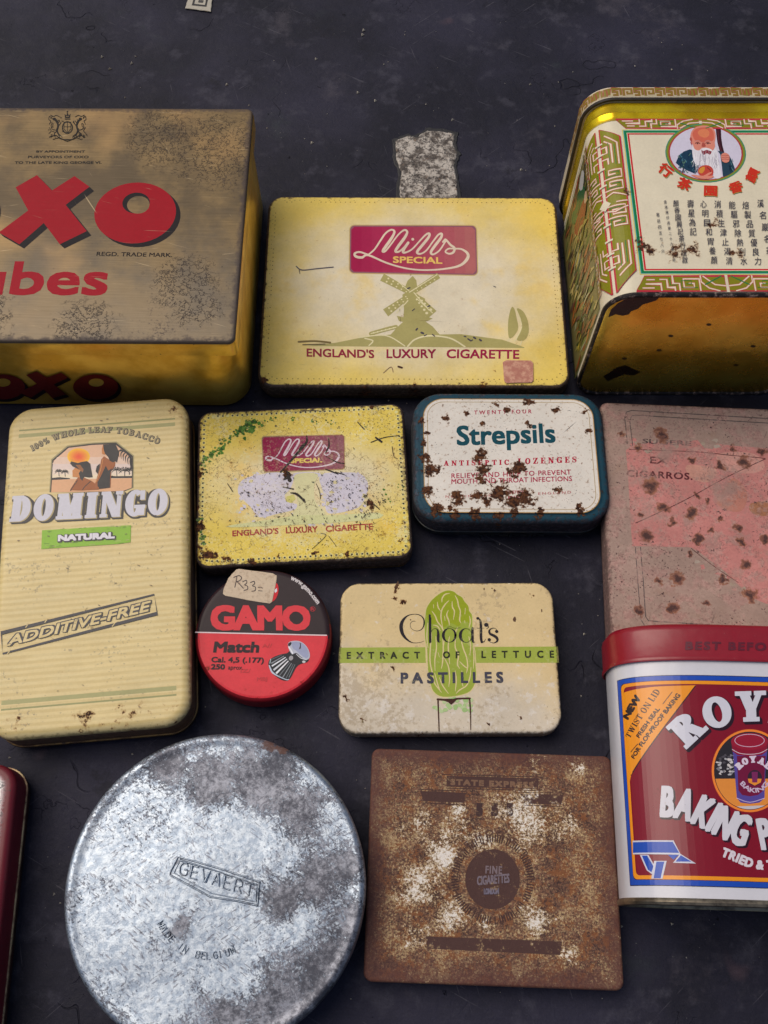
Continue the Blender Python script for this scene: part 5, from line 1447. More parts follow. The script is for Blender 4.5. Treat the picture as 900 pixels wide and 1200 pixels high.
# ================================================================== PASTILLE TIN
T = Tin('pastille_tin', 'cream tin with a green lettuce standing on a green band', 'tin', 27.2, 105.9, 0.2)
HW, HD, HH = 46.0, 32.6, 10.0
vw = (385, 670, 3.1034)
rust = pxl(T, HH, vw, [(250, 60, 26), (275, 110, 30), (240, 90, 24), (60, 460, 20), (330, 590, 14), (130, 540, 12), (700, 535, 14), (585, 556, 13), (230, 355, 14), (215, 295, 12), (740, 90, 10), (600, 60, 10)])
def choat_fn(c, col, flag):
    k = c.ss(c.noise(.035, 5, .6) * 26 - 13 + c.y * .45 + c.x * .06, -10, 2)
    b = c.mix(k, lin((214, 202, 182)), lin((224, 200, 150)))
    mott = c.ss(c.noise(.4, 8, .74) + (c.noise(.06, 4, .6) - .5) * .6 + c.blobs([(-40, -22, 26), (-38, -12, 20), (-26, -26, 18)]) * .12, .57, .66)
    b = c.mix(mott * .5, b, lin((168, 148, 118)))
    wh = c.ss(c.noise(.28, 7, .7) + c.blobs([(-26, -22, 26), (10, -28, 30), (36, -20, 20)]) * .1, .6, .68)
    b = c.mix(wh * .55, b, lin((228, 222, 214)))
    return c.mix(flag, b, c.mix(mott * .3, col, lin((206, 200, 150))))
CHM = litho('pastille tin print', (HW, HD, 8), .8, .8, rust, .76, .42, .4, speck=.69, speck_scale=1.2, scratches=((.5, .745), (1.6, .75)), grime=.16, rough=.38, wearcol=(92, 76, 60), base_fn=choat_fn)
v, f = prof_box(HW, HD, 8.6, fillet(3, HH, 1.5), 17, .2, n=10)
LID = make('lid', v, f, CHM, T.e, [ink((220, 200, 150), 0.0)] * len(f))
v, f = prof_box(HW - .7, HD - .7, 8, [(.8, .2), (0, 1), (0, 4)], 17, .2, n=10)
make('base', v, f, bare('cream tin side', (176, 160, 124), (96, 82, 64), .45, .3, .6), T.e)
A = Art(T, z=HH); A.view = vw
GB = (164, 178, 78)
A.poly([(39, 276), (834, 272), (838, 331), (36, 332)], GB)
A.mesh('green_band', CHM, LID)
A.view = (480, 690, 7.5)
CRM, LG = (224, 206, 152), (158, 174, 68)
hd = [(150, 170), (180, 120), (210, 86), (250, 52), (290, 28), (340, 14), (390, 26), (420, 52), (460, 74), (480, 108), (514, 150), (524, 196), (548, 230), (552, 300), (552, 400), (556, 480), (572, 560), (578, 660), (584, 760), (570, 840), (530, 900), (460, 930), (360, 948), (270, 944), (210, 900), (184, 830), (168, 740), (150, 640), (146, 520), (136, 420), (132, 320), (138, 240)]
A.poly([((x - 355) * 1.035 + 355, (y - 480) * 1.015 + 480) for x, y in hd], CRM, smooth=3, flag=1.0)
A.poly(hd, LG, smooth=3)
TOP = (154, 168, 38)
A.poly([(150, 180), (180, 120), (210, 86), (250, 52), (290, 28), (340, 14), (390, 26), (420, 52), (460, 74), (480, 108), (514, 150), (524, 196), (540, 230), (520, 300), (470, 280), (430, 330), (360, 300), (300, 340), (250, 300), (200, 310), (150, 260)], TOP, smooth=3)
r = random.Random(12)
VE = [[(350, 40), (310, 50), (286, 84), (284, 116)], [(400, 60), (420, 100), (430, 150), (446, 200), (440, 270), (450, 300)], [(345, 104), (310, 140), (282, 190), (276, 250), (290, 340)], [(244, 116), (250, 160), (272, 196)], [(210, 140), (212, 170)], [(196, 196), (226, 240), (246, 290), (290, 350), (304, 420), (300, 500)], [(374, 112), (376, 160), (394, 200), (384, 270)], [(340, 190), (326, 230), (344, 280), (350, 320)], [(490, 170), (486, 220)], [(526, 240), (534, 290), (522, 340)], [(484, 280), (486, 300)], [(306, 240), (312, 280)],
      [(186, 340), (190, 420), (182, 520), (180, 640), (200, 740), (220, 830), (280, 910)], [(230, 420), (236, 520), (222, 620), (224, 720)], [(290, 430), (296, 520), (290, 640), (280, 700)], [(350, 420), (340, 500), (344, 580), (352, 660)], [(400, 440), (402, 520), (430, 580), (420, 660), (440, 700)], [(450, 430), (470, 520), (500, 600), (510, 680), (500, 740)], [(520, 420), (536, 500), (530, 580)], [(250, 560), (262, 600)], [(300, 600), (340, 680), (352, 780), (344, 860)], [(400, 720), (410, 800), (402, 900)], [(440, 640), (480, 680), (510, 700)], [(540, 690), (530, 780), (500, 850), (440, 890), (410, 920)], [(262, 780), (290, 850), (340, 920)], [(220, 740), (250, 850), (270, 900)], [(210, 320), (246, 330), (270, 370)], [(160, 300), (152, 420), (162, 520)], [(420, 340), (400, 400), (404, 470)], [(556, 500), (566, 600), (560, 700)], [(460, 720), (456, 800), (470, 860)], [(150, 480), (152, 600), (160, 700)]]
for p in VE: A.stroke(p, [5] + [11] * (len(p) - 2) + [5], CRM)
for i in range(24):
    x, y = r.uniform(170, 560), r.uniform(965, 1085); A.poly([(x + r.uniform(14, 30) * math.cos(a), y + r.uniform(12, 24) * math.sin(a)) for a in (0, 1, 2, 3.1, 4.2, 5.3)], r.choice([(176, 202, 140), (190, 208, 156), (164, 196, 128)]), smooth=2)
A.mesh('lettuce', CHM, LID)
A.view = (460, 685, 6.4286)
CK = (44, 40, 46)
A.stroke([(238, 425), (200, 438), (150, 438), (110, 415), (80, 380), (66, 340), (66, 300), (84, 262), (116, 234), (160, 224), (204, 230), (232, 256), (238, 290), (228, 326), (200, 348), (164, 346), (138, 326), (134, 296), (150, 278), (170, 276)], [2, 3, 6, 14, 22, 27, 26, 18, 8, 4, 6, 9, 11, 7, 4, 3, 3, 3, 3, 4], CK)
A.poly([(272, 226), (292, 250), (292, 434), (282, 438), (274, 434)], CK); A.stroke([(280, 232), (282, 436)], 15, CK, smooth=0); A.stroke([(290, 360), (304, 338), (324, 332), (340, 346), (344, 380), (344, 420), (350, 434), (360, 430)], [3, 3, 4, 12, 20, 18, 8, 3], CK)
def bowl(cx, cy, rx, ry, wl, wr):
    n = 28; A.stroke([(cx + rx * math.cos(2 * math.pi * i / n), cy + ry * math.sin(2 * math.pi * i / n)) for i in range(n + 1)], [3 + (wr if math.cos(2 * math.pi * i / n) > 0 else wl) * abs(math.cos(2 * math.pi * i / n)) ** 1.6 for i in range(n + 1)], CK, smooth=0)
bowl(428, 383, 46, 52, 18, 14); A.stroke([(410, 324), (436, 318), (470, 330), (510, 326)], 2.5, CK)
bowl(554, 384, 44, 52, 20, 2); A.stroke([(602, 330), (602, 410), (608, 434), (620, 432)], [18, 20, 12, 3], CK)
A.stroke([(648, 250), (664, 290), (666, 400), (672, 434)], [4, 18, 20, 18], CK, smooth=4); A.stroke([(672, 434), (690, 430), (700, 410)], [14, 5, 3], CK); A.stroke([(636, 330), (690, 328)], 2.5, CK, smooth=0); A.ellipse(642, 255, 12, 10, CK, n=14)
A.ellipse(706, 304, 17, 15, CK, n=18); A.stroke([(716, 304), (722, 322), (708, 334)], [8, 5, 3], CK)
A.stroke([(790, 350), (772, 330), (744, 332), (728, 350), (736, 372), (764, 386), (786, 404), (788, 426), (762, 440), (734, 432), (720, 414)], [5, 3, 7, 14, 18, 20, 20, 14, 5, 4, 5], CK); A.ellipse(784, 354, 13, 12, CK, n=14); A.ellipse(728, 416, 13, 12, CK, n=14)
A.mesh('title_lettering', CHM, LID)
A.view = vw
A.text('EXTRACT', (66, 317), (333, 316), (66, 292), (52, 56, 40), bold=.13, sp=.62); A.text('OF', (416, 315), (476, 315), (416, 290), (52, 56, 40), bold=.13, sp=.6); A.text('LETTUCE', (556, 314), (820, 313), (556, 288), (52, 56, 40), bold=.13, sp=.62)
A.text('PASTILLES', (262, 407), (636, 404), (262, 367), (72, 72, 86), bold=.24, sp=.3)
A.mesh('lettering', CHM, LID)
BRN = (78, 50, 42)
A.stroke([(402, 580), (400, 520), (398, 470)], [4, 5, 6], BRN); A.stroke([(517, 575), (516, 510), (513, 466)], [3, 5, 6], BRN); A.stroke([(396, 464), (420, 466), (446, 470), (470, 462), (514, 461)], [7, 8, 12, 7, 7], BRN); A.poly([(424, 462), (470, 462), (456, 476), (446, 484), (434, 474)], (70, 42, 36))
for x, y, q in ((246, 56, 9), (252, 42, 6), (676, 172, 8), (775, 140, 5), (585, 556, 6), (700, 532, 6), (124, 545, 6), (298, 175, 3), (604, 68, 5), (566, 62, 4)): A.poly([(x + q * r.uniform(.4, 1) * math.cos(a), y + q * r.uniform(.6, 1.6) * math.sin(a)) for a in (0, 1, 2, 3, 4, 5)], (104, 78, 60))
A.mesh('rust_tab_mark', CHM, LID)

# ================================================================== ROUND FILM TIN
T = Tin('film_tin', 'big round bare silver tin with an embossed nameplate and grey scuffed patches', 'tin', -63.0, 14.8, 0.0)
R_, HH = 56.2, 24.0
c = Ctx('scuffed tinplate')
n1 = c.noise(.06, 7, .62); n2 = c.noise(.42, 8, .74); n3 = c.noise(1.2, 5, .7)
vw = (60, 850, 2.3684)
big = c.blobs(pxl(T, HH, vw, [(600, 150, 150), (450, 140, 120), (690, 230, 100), (330, 110, 80), (780, 690, 190), (640, 800, 160), (860, 560, 100), (740, 430, 90), (650, 490, 80), (500, 820, 110), (820, 390, 70), (360, 560, 44)]))
clear = c.blobs(pxl(T, HH, vw, [(460, 70, 40), (720, 140, 70), (590, 70, 36), (300, 440, 190), (180, 600, 150), (480, 560, 150), (430, 360, 160), (560, 300, 90), (770, 250, 60), (840, 230, 60), (120, 360, 120), (500, 700, 90), (690, 560, 80), (300, 760, 90)]))
sdf = c.m('SQRT', c.x * c.x + c.y * c.y) - R_
prob = (big * 1.0 - clear * .6 + (n1 - .5) * 1.2 + c.ss(sdf, -10, -1) * .12 + .26).max(0.0).min(1.0)
o_ = [c.noise(1.0, 6, .72, .15, c.mapped(a_, (.28, 1.1, 1))) for a_ in (.55, -.5, 1.25)]; nf = o_[0].max(o_[1]).max(o_[2]) * .7 + c.noise(.3, 8, .78) * .3; strk = c.scratch(.5, .9, .12, .58, .44).max(c.scratch(-.4, 1.0, .1, .60, .46)).max(c.scratch(1.2, 1.0, .12, .61, .46))
thr = .648 - prob * .22 - strk * .06 * (prob + .4)
d0 = nf + (n3 - .5) * .42 - thr
dark = c.ss(d0, -.05, .05)
col = c.mix(dark, c.mix(c.ss(n2, .4, .6), lin((140, 153, 170)), lin((178, 188, 199))), c.mix(c.ss(c.noise(.5, 8, .78) + (c.noise(.07, 4, .6) - .5) * .6, .36, .66), lin((72, 74, 83)), lin((142, 145, 156))))
fl_ = c.scratch(.6, 1.5, .3, .60, .46).max(c.scratch(-.6, 1.4, .28, .61, .48)).max(c.scratch(1.3, 1.6, .34, .62, .5))
col = c.mix(fl_ * .7, col, lin((92, 92, 102)))
pin = c.ss(nf + (n3 - .5) * .6, .67, .73) * prob.inv()
col = c.mix(pin * .85, col, lin((62, 58, 60)))
rst = c.ss(c.noise(.3, 7, .7) + c.blobs(pxl(T, HH, vw, [(600, 55, 42), (640, 68, 34), (840, 140, 20)])) * .5, .74, .84)
col = c.mix(rst * .8, col, lin((96, 62, 48)))
GEM = c.out(col, .36 + dark * .1 + rst * .3 + (n3 - .5) * .2, (1.0 - rst) * .82, c.noise(.025, 3, .5) * 6.0 + n2 * .5 + n3 * .15 - dark * .2, .22)
v, f = prof_disc(R_, [(.6, 3.2), (0, 3.6), (0, HH - 2.4)] + fillet(0, HH, 2.4, n=7)[3:-1] + [(3.0, HH - .05), (4.2, HH - .35), (5.4, HH - .5), (6.4, HH - .5)], 110)
LID = make('lid', v, f, GEM, T.e, smooth=50)
v, f = prof_disc(R_ - .6, [(1, .2), (.2, 1), (0, 5)], 110)
make('base', v, f, bare('dull tin', (110, 108, 110), (66, 60, 60), .5, .7), T.e)
A = Art(T, z=HH - .5); A.view = (170, 990, 6.0)
A.ridge([(232, 86), (250, 88), (530, 168), (808, 262), (800, 300), (790, 426), (640, 394), (460, 366), (320, 290), (176, 212), (180, 186)], 15, 1.0, smooth=0, closed=True)
A.ridge([(246, 108), (520, 190), (786, 280), (778, 400), (640, 374), (470, 342), (330, 268), (204, 198)], 9, .7, smooth=0, closed=True)
A.ridge_mesh('nameplate_border', GEM, LID)
GV = {'G': ([(1, .8), (.8, .97), (.5, 1), (.15, .85), (0, .5), (.15, .12), (.5, 0), (.85, .08), (1, .25), (1, .48), (.6, .48)], 5), 'E': ([[(.9, 1), (0, 1), (0, 0), (.95, 0)], [(0, .52), (.8, .52)]], 0), 'V': ([(0, 1), (.45, 0), (.55, 0), (1, 1)], 0), 'A': ([[(0, 0), (.45, 1), (.55, 1), (1, 0)], [(.2, .34), (.8, .34)]], 0),
      'R': ([[(0, 0), (0, 1), (.6, 1), (.9, .85), (.9, .6), (.6, .48), (0, .48)], [(.5, .48), (1, 0)]], 0), 'T': ([[(0, 1), (1, 1)], [(.5, 1), (.5, 0)]], 0), 'M': ([(0, 0), (0, 1), (.5, .3), (1, 1), (1, 0)], 0), 'D': ([(0, 0), (0, 1), (.5, 1), (.95, .75), (.95, .25), (.5, 0), (0, 0)], 0), 'I': ([(.5, 0), (.5, 1)], 0), 'N': ([(0, 0), (0, 1), (1, 0), (1, 1)], 0),
      'B': ([[(0, 0), (0, 1), (.7, 1), (.9, .76), (.7, .52), (0, .52)], [(.7, .52), (1, .26), (.7, 0), (0, 0)]], 0), 'L': ([(0, 1), (0, 0), (.9, 0)], 0), 'U': ([(0, 1), (0, .25), (.25, 0), (.75, 0), (1, .25), (1, 1)], 0)}
def emboss(ch, o, ex, ey, w, h):
    S, sm = GV[ch]
    if isinstance(S[0], tuple): S = [S]
    for st in S:
        P = [(o[0] + ex[0] * a + ey[0] * b, o[1] + ex[1] * a + ey[1] * b) for a, b in st]
        A.ridge(P, w, h, smooth=sm or 0)
o0, dd = Vector((238, 206)), Vector((540, 158)) / 7.0
ex, up_ = Vector((540, 158)).normalized(), Vector((16, -86))
for i, ch in enumerate('GEVAERT'):
    emboss(ch, o0 + dd * i * 1.0 + Vector((0, 10)) * (i / 6), ex * 54, up_, 14, .95)
A.ridge_mesh('nameplate_lettering', GEM, LID)
P = smooth_path([(80, 560), (130, 640), (210, 720), (310, 782), (420, 808), (520, 800), (600, 778), (650, 752)], 8); cum = [0]
for a, b in zip(P, P[1:]): cum.append(cum[-1] + math.dist(a, b))
txt = 'MADE IN BELGIUM'
for i, ch in enumerate(txt):
    if ch == ' ': continue
    d = cum[-1] * (i + .15) / len(txt); k = max(j for j in range(len(cum) - 1) if cum[j] <= d); t_ = Vector((P[k + 1][0] - P[k][0], P[k + 1][1] - P[k][1])).normalized(); n_ = Vector((t_.y, -t_.x))
    emboss(ch, Vector(P[k]) + n_ * 4, t_ * 26, n_ * 48, 11, .85)
A.ridge_mesh('origin_lettering', GEM, LID)

# ================================================================== RUSTED SQUARE TIN
T = Tin('rusted_tin', 'square tin rusted brown all over with a dark round seal in the middle', 'tin', 42.2, 23.0, -1.9)
HW, HD, HH = 48.4, 42.8, 11.0
vw = (410, 860, 2.647)
c = Ctx('rusted old print'); k_, fl = c.attr()
a = c.noise(.09, 6, .62); b = c.noise(.55, 7, .74); d = c.noise(1.6, 4, .7)
pale = c.blobs([(x, y, q * 1.7) for x, y, q in pxl(T, HH, vw, [(200, 480, 80), (250, 500, 60), (320, 570, 60), (200, 630, 50), (220, 280, 40), (560, 260, 90), (500, 230, 60), (280, 370, 70), (570, 90, 40), (700, 100, 30), (420, 590, 30), (690, 270, 40), (580, 580, 50), (400, 330, 40), (640, 310, 40), (350, 300, 50), (680, 690, 40), (160, 290, 30), (340, 230, 30)])])
e = c.noise(.85, 8, .8)
f_ = (a - .5) * .5 + (e - .5) * 1.2 + (d - .5) * .5
col = c.mix(c.ss(f_, -.17, .14), lin((58, 38, 36)), lin((134, 96, 74)))
col = c.mix(c.ss(c.noise(.3, 7, .72) + (d - .5) * .4, .48, .6) * .7, col, lin((136, 82, 42)))
sp_ = c.ss(c.noise(1.25, 5, .75) + (a - .5) * .6 + (d - .5) * .35, .53, .6)
col = c.mix(sp_ * .75, col, lin((184, 160, 118)))
sdf = c.rr(HW, HD, 5)
col = c.mix(c.ss(sdf + (b - .5) * 14, -11, -1) * .8, col, lin((88, 52, 47)))
pb = (pale + c.ss(sdf, -3, -26) * .28 - .1).max(0.0).min(1.0)
ys = c.ss(e + (d - .5) * .3 - (.66 - pb * .19 - (a - .5) * .5), -.03, .06)
col = c.mix(ys * .8, col, lin((206, 178, 120)))
wh = c.ss(e + (d - .5) * .25 + (a - .5) * .3 - (.71 - pb * .21 - (a - .5) * .3), -.02, .06)
col = c.mix(wh * .95, col, lin((230, 224, 218)))
col = c.mix(fl * c.ss((b - .5) * 1.2 + (a - .5) * .8 + pale * .12, .26, .1), col, c.mul(k_, .75 + d * .5))
col = c.mix(c.ss(d + (b - .5) * .7, .58, .68) * .5, col, lin((56, 36, 34)))
R5 = c.out(col, .68 + (d - .5) * .3, 0.0, c.noise(.04, 3, .5) * 3.0 + b * .8 + d * .35, .35, spec=.35)
v, f = prof_box(HW, HD, 3.2, fillet(3.6, HH, 1.2), 21, .45, n=8)
LID = make('lid', v, f, R5, T.e, [ink((90, 60, 50), 0.0)] * len(f))
v, f = prof_box(HW - .2, HD - .2, 3.2, [(.8, .2), (0, .9), (0, 3), (.6, 4.2)], 22, .5, n=8)
make('base', v, f, R5, T.e, [ink((90, 60, 50), 0.0)] * len(f))
A = Art(T, z=HH); A.view = vw
DP = (74, 48, 44)
A.poly([(300, 130), (586, 138), (584, 172), (300, 164)], DP); A.mesh('printed_bar', R5, LID); A.poly([(218, 177), (358, 183), (354, 214), (228, 208)], DP); A.mesh('printed_bar', R5, LID); A.poly([(528, 186), (662, 188), (656, 220), (540, 216)], DP); A.mesh('printed_bar', R5, LID); A.poly([(236, 628), (658, 644), (652, 686), (240, 666)], DP)
A.mesh('printed_bar', R5, LID)
LN = (66, 42, 40)
for p in ([(286, 126), (600, 134)], [(298, 168), (590, 176)], [(214, 172), (362, 178)], [(222, 214), (356, 220)], [(524, 181), (666, 184)], [(538, 221), (658, 225)]): A.stroke(p, 2.5, LN, smooth=0); A.mesh('printed_line', R5, LID)
A.view = (510, 890, 5.625)
A.text('STATE EXPRESS', (100, 168), (650, 190), (101, 128), (122, 92, 72), bold=.2, sp=.12)
for ch, x in (('5', 268), ('5', 368), ('5', 468)): A.text(ch, (x, 372), (x + 46, 374), (x, 286), (64, 42, 42), bold=.5)
A.mesh('lettering', R5, LID)
A.ellipse(378, 790, 180, 198, DP, n=56)
for i in range(96):
    t = 2 * math.pi * i / 96
    if r.random() < .14: continue
    A.stroke([(378 + 226 * math.cos(t), 790 + 245 * math.sin(t)), (378 + 274 * math.cos(t), 790 + 296 * math.sin(t))], 8, LN, smooth=0, cap=False)
A.arc_text('THE HOUSE OF', [(150, 690), (200, 590), (300, 515), (378, 500), (470, 520), (560, 600), (600, 690)], 34, (90, 62, 52), bold=.1, sp=.2)
A.text('FINE', (330, 752), (440, 756), (332, 700), (122, 106, 112), bold=.12, sp=.1); A.text('CIGARETTES', (275, 830), (490, 812), (275, 770), (118, 106, 116), bold=.12); A.text('LONDON', (320, 890), (420, 888), (320, 850), (112, 106, 124), bold=.1)
A.mesh('round_seal', R5, LID)

# ================================================================== BAKING POWDER TIN (lying down)
T = Tin('baking_tin', 'maroon baking powder tin with red lid and blue-edged label, lying on its back', 'tin', 137.0, 51.0, -1.7)
RA, RB, RN = 47.6, 22.6, 3.0
def sup(a, b, cz, n=96, e=RN):
    o = []
    for i in range(n):
        t = 2 * math.pi * i / n; c_, s_ = math.cos(t), math.sin(t)
        o.append((a * math.copysign(abs(c_) ** (2 / e), c_), cz + b * math.copysign(abs(s_) ** (2 / e), s_)))
    return o
def rsec(ins, y): return [(x, y, z) for x, z in sup(RA - ins, RB - ins, RB + 1.2)]
ROM = litho('baking tin print', None, 1, 1, [(-36, -6, 5), (-34, -10, 4), (-38, 2, 4), (-30, 18, 3)], .80, .25, .4, speck=.74, scratches=((.5, .76),), grime=.08, rough=.22, wearcol=(150, 130, 120), fine=.05, coat=.6)
v, f = loft([rsec(0, 44), rsec(0, 15), rsec(0, -15), rsec(0, -42.5)], False, False)
BODY = fixn(make('body', v, f, ROM, T.e, [ink((206, 206, 214))] * len(f)))
RIM = bare('tin rim', (150, 138, 118), (92, 82, 70), .34, .8, .66)
v, f = loft([rsec(.05, -42), rsec(-.5, -42.6), rsec(-.8, -43.4), rsec(-.5, -44.3), rsec(.4, -44.6), rsec(1, -44), rsec(1.4, -43)], False, True)
fixn(make('bottom_rim', v, f, RIM, T.e))
c = Ctx('red plastic lid'); k_, fl = c.attr()
k_ = c.mul(k_, .9 + c.noise(.3, 5, .65) * .2)
sp = c.ss(c.noise(.9, 3, .6), .71, .75)
PLID = c.out(c.mix(sp * .6, k_, lin((210, 160, 160))), .34 + (c.noise(.2, 4, .6) - .5) * .2, 0, c.noise(.05, 3, .5) * 2.0 + c.noise(1.0, 3, .5) * .05, .25, coat=.1)
def lsec(ins, y): return [(x, y, z) for x, z in sup(RA + 1.5 - ins, RB + 1.3 - ins, RB + 1.2)]
v, f = loft([lsec(.9, 43.2), lsec(.2, 42.9), lsec(0, 43.4), lsec(.15, 44.6), lsec(.5, 45.2), lsec(.5, 55.0), lsec(.8, 56.4), lsec(1.8, 57.6), lsec(3.4, 58.2), lsec(5, 58.3)], False, True)
LID = fixn(make('lid', v, f, PLID, T.e, [ink((134, 16, 34))] * len(f), smooth=50))
def half(P):                                     # the visible upper half, left to right
    n = len(P); q = [P[i] for i in range(n // 2, -1, -1)]
    return [(P[n // 2 + 6][0], P[n // 2 + 6][1]), (P[n // 2 + 3][0], P[n // 2 + 3][1])] + q + [(P[-3][0], P[-3][1]), (P[-6][0], P[-6][1])]
A = Art(T, section=half(sup(RA + 1.0, RB + .8, RB + 1.2)), h0=.12, sub=2.0); A.view = (700, 720, 4.5)
A.text('BEST BEFORE', (462, 188), (990, 196), (466, 144), (92, 22, 40), bold=.2, sp=.12)
A.mesh('lid_lettering', PLID, LID)
A = Art(T, section=half(sup(RA, RB, RB + 1.2)), h0=.12, sub=2.0); A.view = (700, 720, 4.5)
L0 = A.uv(150, 900)[0]; TOPY = A.uv(640, 322)[1]; BOTY = A.uv(560, 1436)[1]; CX = A.uv(812, 760)[0]; OR0 = A.uv(160, 900)[0]
L0 = A.uv(118, 560)[0]
ORG, BLU, MAR = (232, 146, 30), (28, 74, 176), (126, 18, 38)
A.view = None
W_ = CX - L0
def rb(d, rad): return [(CX + x, (TOPY + BOTY) / 2 + y) for x, y in rrect(W_ - d, (TOPY - BOTY) / 2 - d, rad, 5)]
A.poly(rb(0, .4), (30, 34, 60)); A.poly(rb(.25, .4), BLU); A.poly(rb(2.0, 1.6), (60, 40, 40)); A.poly(rb(2.2, 1.8), ORG); A.poly(rb(3.5, 1.6), MAR)
A.mesh('label_panel', ROM, BODY)
A.view = (700, 720, 4.5)
A.poly([(142, 412), (200, 396), (300, 382), (520, 374), (512, 386), (180, 846), (168, 900), (150, 700)], ORG)
A.stroke([(518, 376), (178, 850)], 6, (60, 22, 34), smooth=0, cap=False)
K_ = (50, 34, 30)
def dtext(t, x0, y0, x1, y1, h, b, font=sans):
    d = Vector((x1 - x0, y1 - y0)).normalized(); n_ = Vector((d.y, -d.x)) * h
    A.text(t, (x0, y0), (x1, y1), (x0 + n_.x, y0 + n_.y), K_, bold=b, font=font)
dtext('NEW', 164, 558, 236, 440, 34, .26); dtext('TWIST ON LID', 172, 656, 334, 408, 28, .02, Slab(.17, .07, .07, .06, .8)); dtext('FRESH SEAL', 222, 654, 332, 500, 22, .08); dtext('FOR FLOP-PROOF BAKING', 196, 764, 440, 428, 22, .08)
A.stroke([(346, 472), (394, 410)], 4, K_, smooth=0); A.stroke([(178, 726), (214, 684)], 4, K_, smooth=0)
A.mesh('corner_flash', ROM, BODY)
SL = Slab(.27, .15, .09, .13, .95)
pth = [(474, 716), (560, 630), (680, 584), (812, 564), (944, 584), (1064, 630), (1150, 716)]
for d in (3, 6, 9, 12): A.arc_text('ROYAL', [(x + d, y + d) for x, y in pth], 158, (40, 22, 34), bold=.3, font=SL, sp=-.085)
A.arc_text('ROYAL', pth, 158, (206, 206, 218), font=SL, sp=-.085, bold=.1)
A.mesh('title_lettering', ROM, BODY)
A.view = (700, 900, 4.5)
pth = [(336, 252), (430, 262), (520, 296), (620, 348), (720, 394), (820, 420), (860, 424), (900, 420), (1000, 394), (1100, 348), (1200, 296), (1290, 262), (1380, 252)]
for d in (3, 6, 9): A.arc_text('BAKING  POWDER', [(x + d, y + d) for x, y in pth], 152, (44, 20, 34), bold=.62, sp=.05)
A.arc_text('BAKING  POWDER', pth, 152, (206, 204, 214), bold=.5, sp=.05)
A.arc_text('TRIED & TESTED', [(652, 462), (720, 490), (800, 522), (880, 534), (960, 522), (1040, 490), (1100, 462)], 44, (214, 206, 216), bold=.2, sp=.06)
A.mesh('lettering', ROM, BODY)
A.view = (820, 840, 5.45)
EC = (318, 345)
A.ellipse(EC[0], EC[1], 246, 268, (150, 40, 40), n=60); A.ellipse(EC[0], EC[1], 242, 264, (236, 132, 50), n=60); A.ellipse(EC[0], EC[1], 228, 250, (44, 40, 46), n=60)
def in_e(f): return [(EC[0] + 224 * math.cos(t), EC[1] + 246 * math.sin(t)) for t in f]
A.poly(in_e([math.radians(a) for a in range(12, 169, 6)]), (222, 140, 60)); A.poly(in_e([math.radians(a) for a in range(64, 117, 6)]), (196, 190, 196))
r = random.Random(18)
for i in range(40):
    x, y = r.uniform(110, 230), r.uniform(240, 370); A.poly([(x + r.uniform(5, 16) * math.cos(a), y + r.uniform(4, 12) * math.sin(a)) for a in (0, 1, 2, 3, 4, 5)], r.choice([(120, 118, 126), (180, 178, 184), (80, 76, 84), (206, 200, 200)]))
TB = (112, 22, 58)
A.poly([(205, 180), (430, 180), (428, 250), (420, 300), (412, 520), (380, 548), (320, 556), (260, 548), (236, 520), (226, 400), (214, 260)], (84, 70, 150))
A.poly([(236, 250), (420, 250), (408, 470), (370, 500), (320, 508), (270, 500), (246, 470)], TB)
A.poly([(200, 160), (208, 220), (240, 244), (316, 252), (396, 244), (428, 220), (434, 160)], (136, 24, 50)); A.ellipse(317, 158, 118, 54, (150, 28, 52)); A.ring(317, 152, 96, 42, 4, (208, 176, 200)); A.stroke([(206, 208), (250, 232), (317, 240), (384, 232), (430, 208)], 4, (214, 190, 206)); A.stroke([(236, 520), (320, 546), (412, 520)], 5, (190, 170, 206))
A.arc_text('ROYAL', [(250, 340), (290, 306), (340, 292), (390, 304), (432, 336)], 40, (214, 200, 220), bold=.1, font=SL)
A.ellipse(350, 390, 46, 50, (50, 34, 50)); A.poly([(306, 396), (394, 396), (388, 420), (350, 440), (312, 420)], (226, 140, 50)); A.poly([(330, 352), (370, 352), (366, 420), (334, 420)], (120, 40, 90))
A.arc_text('BAKING', [(256, 430), (300, 470), (350, 484), (400, 470), (440, 430)], 28, (200, 180, 206), bold=.06)
A.mesh('emblem', ROM, BODY)
A.view = (700, 900, 4.5)
WH = (200, 200, 214)
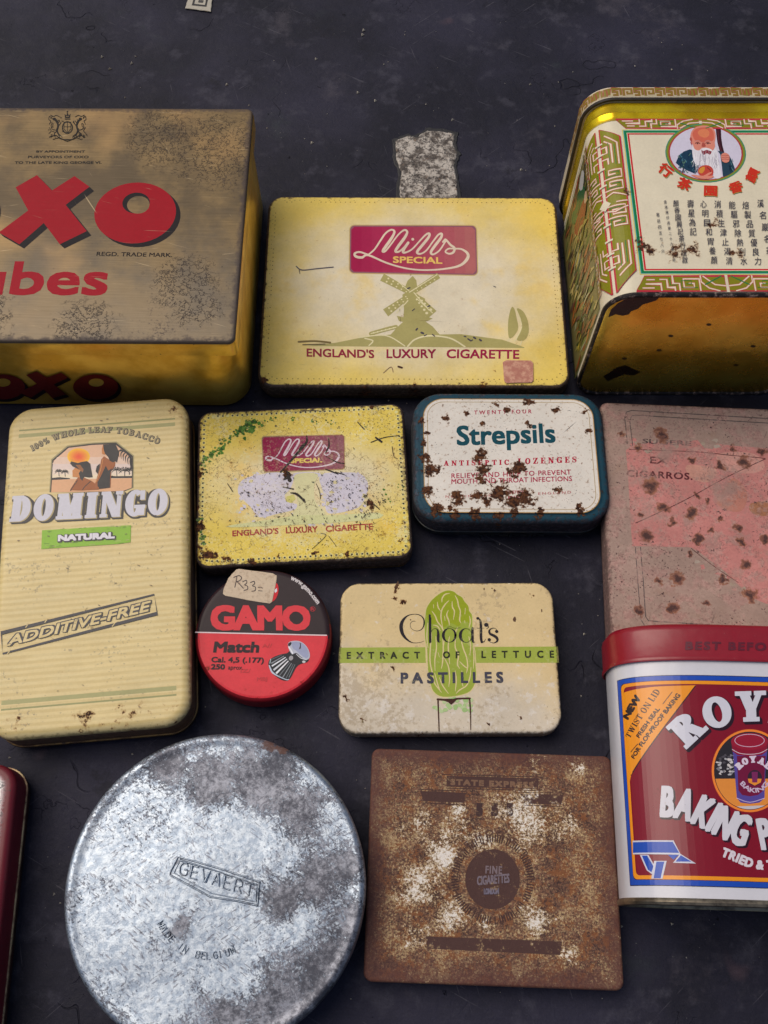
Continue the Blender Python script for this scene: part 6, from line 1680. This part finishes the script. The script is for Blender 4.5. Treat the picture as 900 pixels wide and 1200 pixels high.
A.poly([(188, 384), (402, 382), (440, 458), (190, 456)], WH); A.poly([(190, 392), (398, 390), (432, 448), (190, 448)], BLU)
A.poly([(400, 500), (436, 452), (520, 504)], WH); A.poly([(412, 494), (440, 460), (496, 494)], BLU); A.poly([(372, 458), (430, 458), (402, 484)], BLU)
A.poly([(226, 458), (270, 458), (306, 520), (290, 560), (262, 540)], WH); A.poly([(236, 462), (264, 462), (298, 520), (286, 550), (268, 536)], BLU); A.poly([(300, 490), (366, 490), (344, 584), (286, 584)], WH); A.poly([(312, 494), (354, 494), (334, 582), (298, 582)], BLU)
A.mesh('ribbon_ornament', ROM, BODY)

# ================================================================== DARK RED TIN (cut by the left edge)
T = Tin('red_tin', 'dark red edged tin with worn silver top, mostly cut off by the left edge', 'tin', -188.6, 8.0, 1.9)
HW, HD, HH = 46.0, 50.6, 20.0
c = Ctx('worn red lacquer'); k_, fl = c.attr()
sdf = c.rr(HW, HD, 9)
b = c.noise(.4, 8, .74)
bare_ = c.ss((b - .5) * 10 - sdf, 3.0, 6.0)
silver = c.mix(c.ss(b, .44, .6), lin((206, 208, 210)), lin((90, 86, 88)))
col = c.mix(bare_, c.mix(c.ss(c.noise(.7, 5, .7), .6, .68), lin((104, 18, 32)), lin((60, 40, 40))), silver)
REDM = c.out(col, .36 + b * .2, bare_ * .8, c.noise(.04, 3, .5) * 2.0 + b * .3, .2)
v, f = prof_box(HW, HD, 9.5, fillet(7, HH, 2.6, n=7), 31, .2, n=10)
make('lid', v, f, REDM, T.e, [ink((104, 18, 32))] * len(f))
v, f = prof_box(HW + .6, HD + .6, 10, [(1, 5.6), (.1, 5.9), (0, 6.5), (.1, 7.1), (1, 7.4)], 31, .2, n=10)
make('lid_bead', v, f[:-2], bare('worn bead', (176, 156, 120), (96, 60, 50), .4, .7), T.e)
v, f = prof_box(HW - .2, HD - .2, 9.4, [(1, .2), (.2, 1.2), (0, 6)], 31, .2, n=10)
make('base', v, f, bare('dark base', (70, 30, 32), (36, 22, 24), .45, .3), T.e)
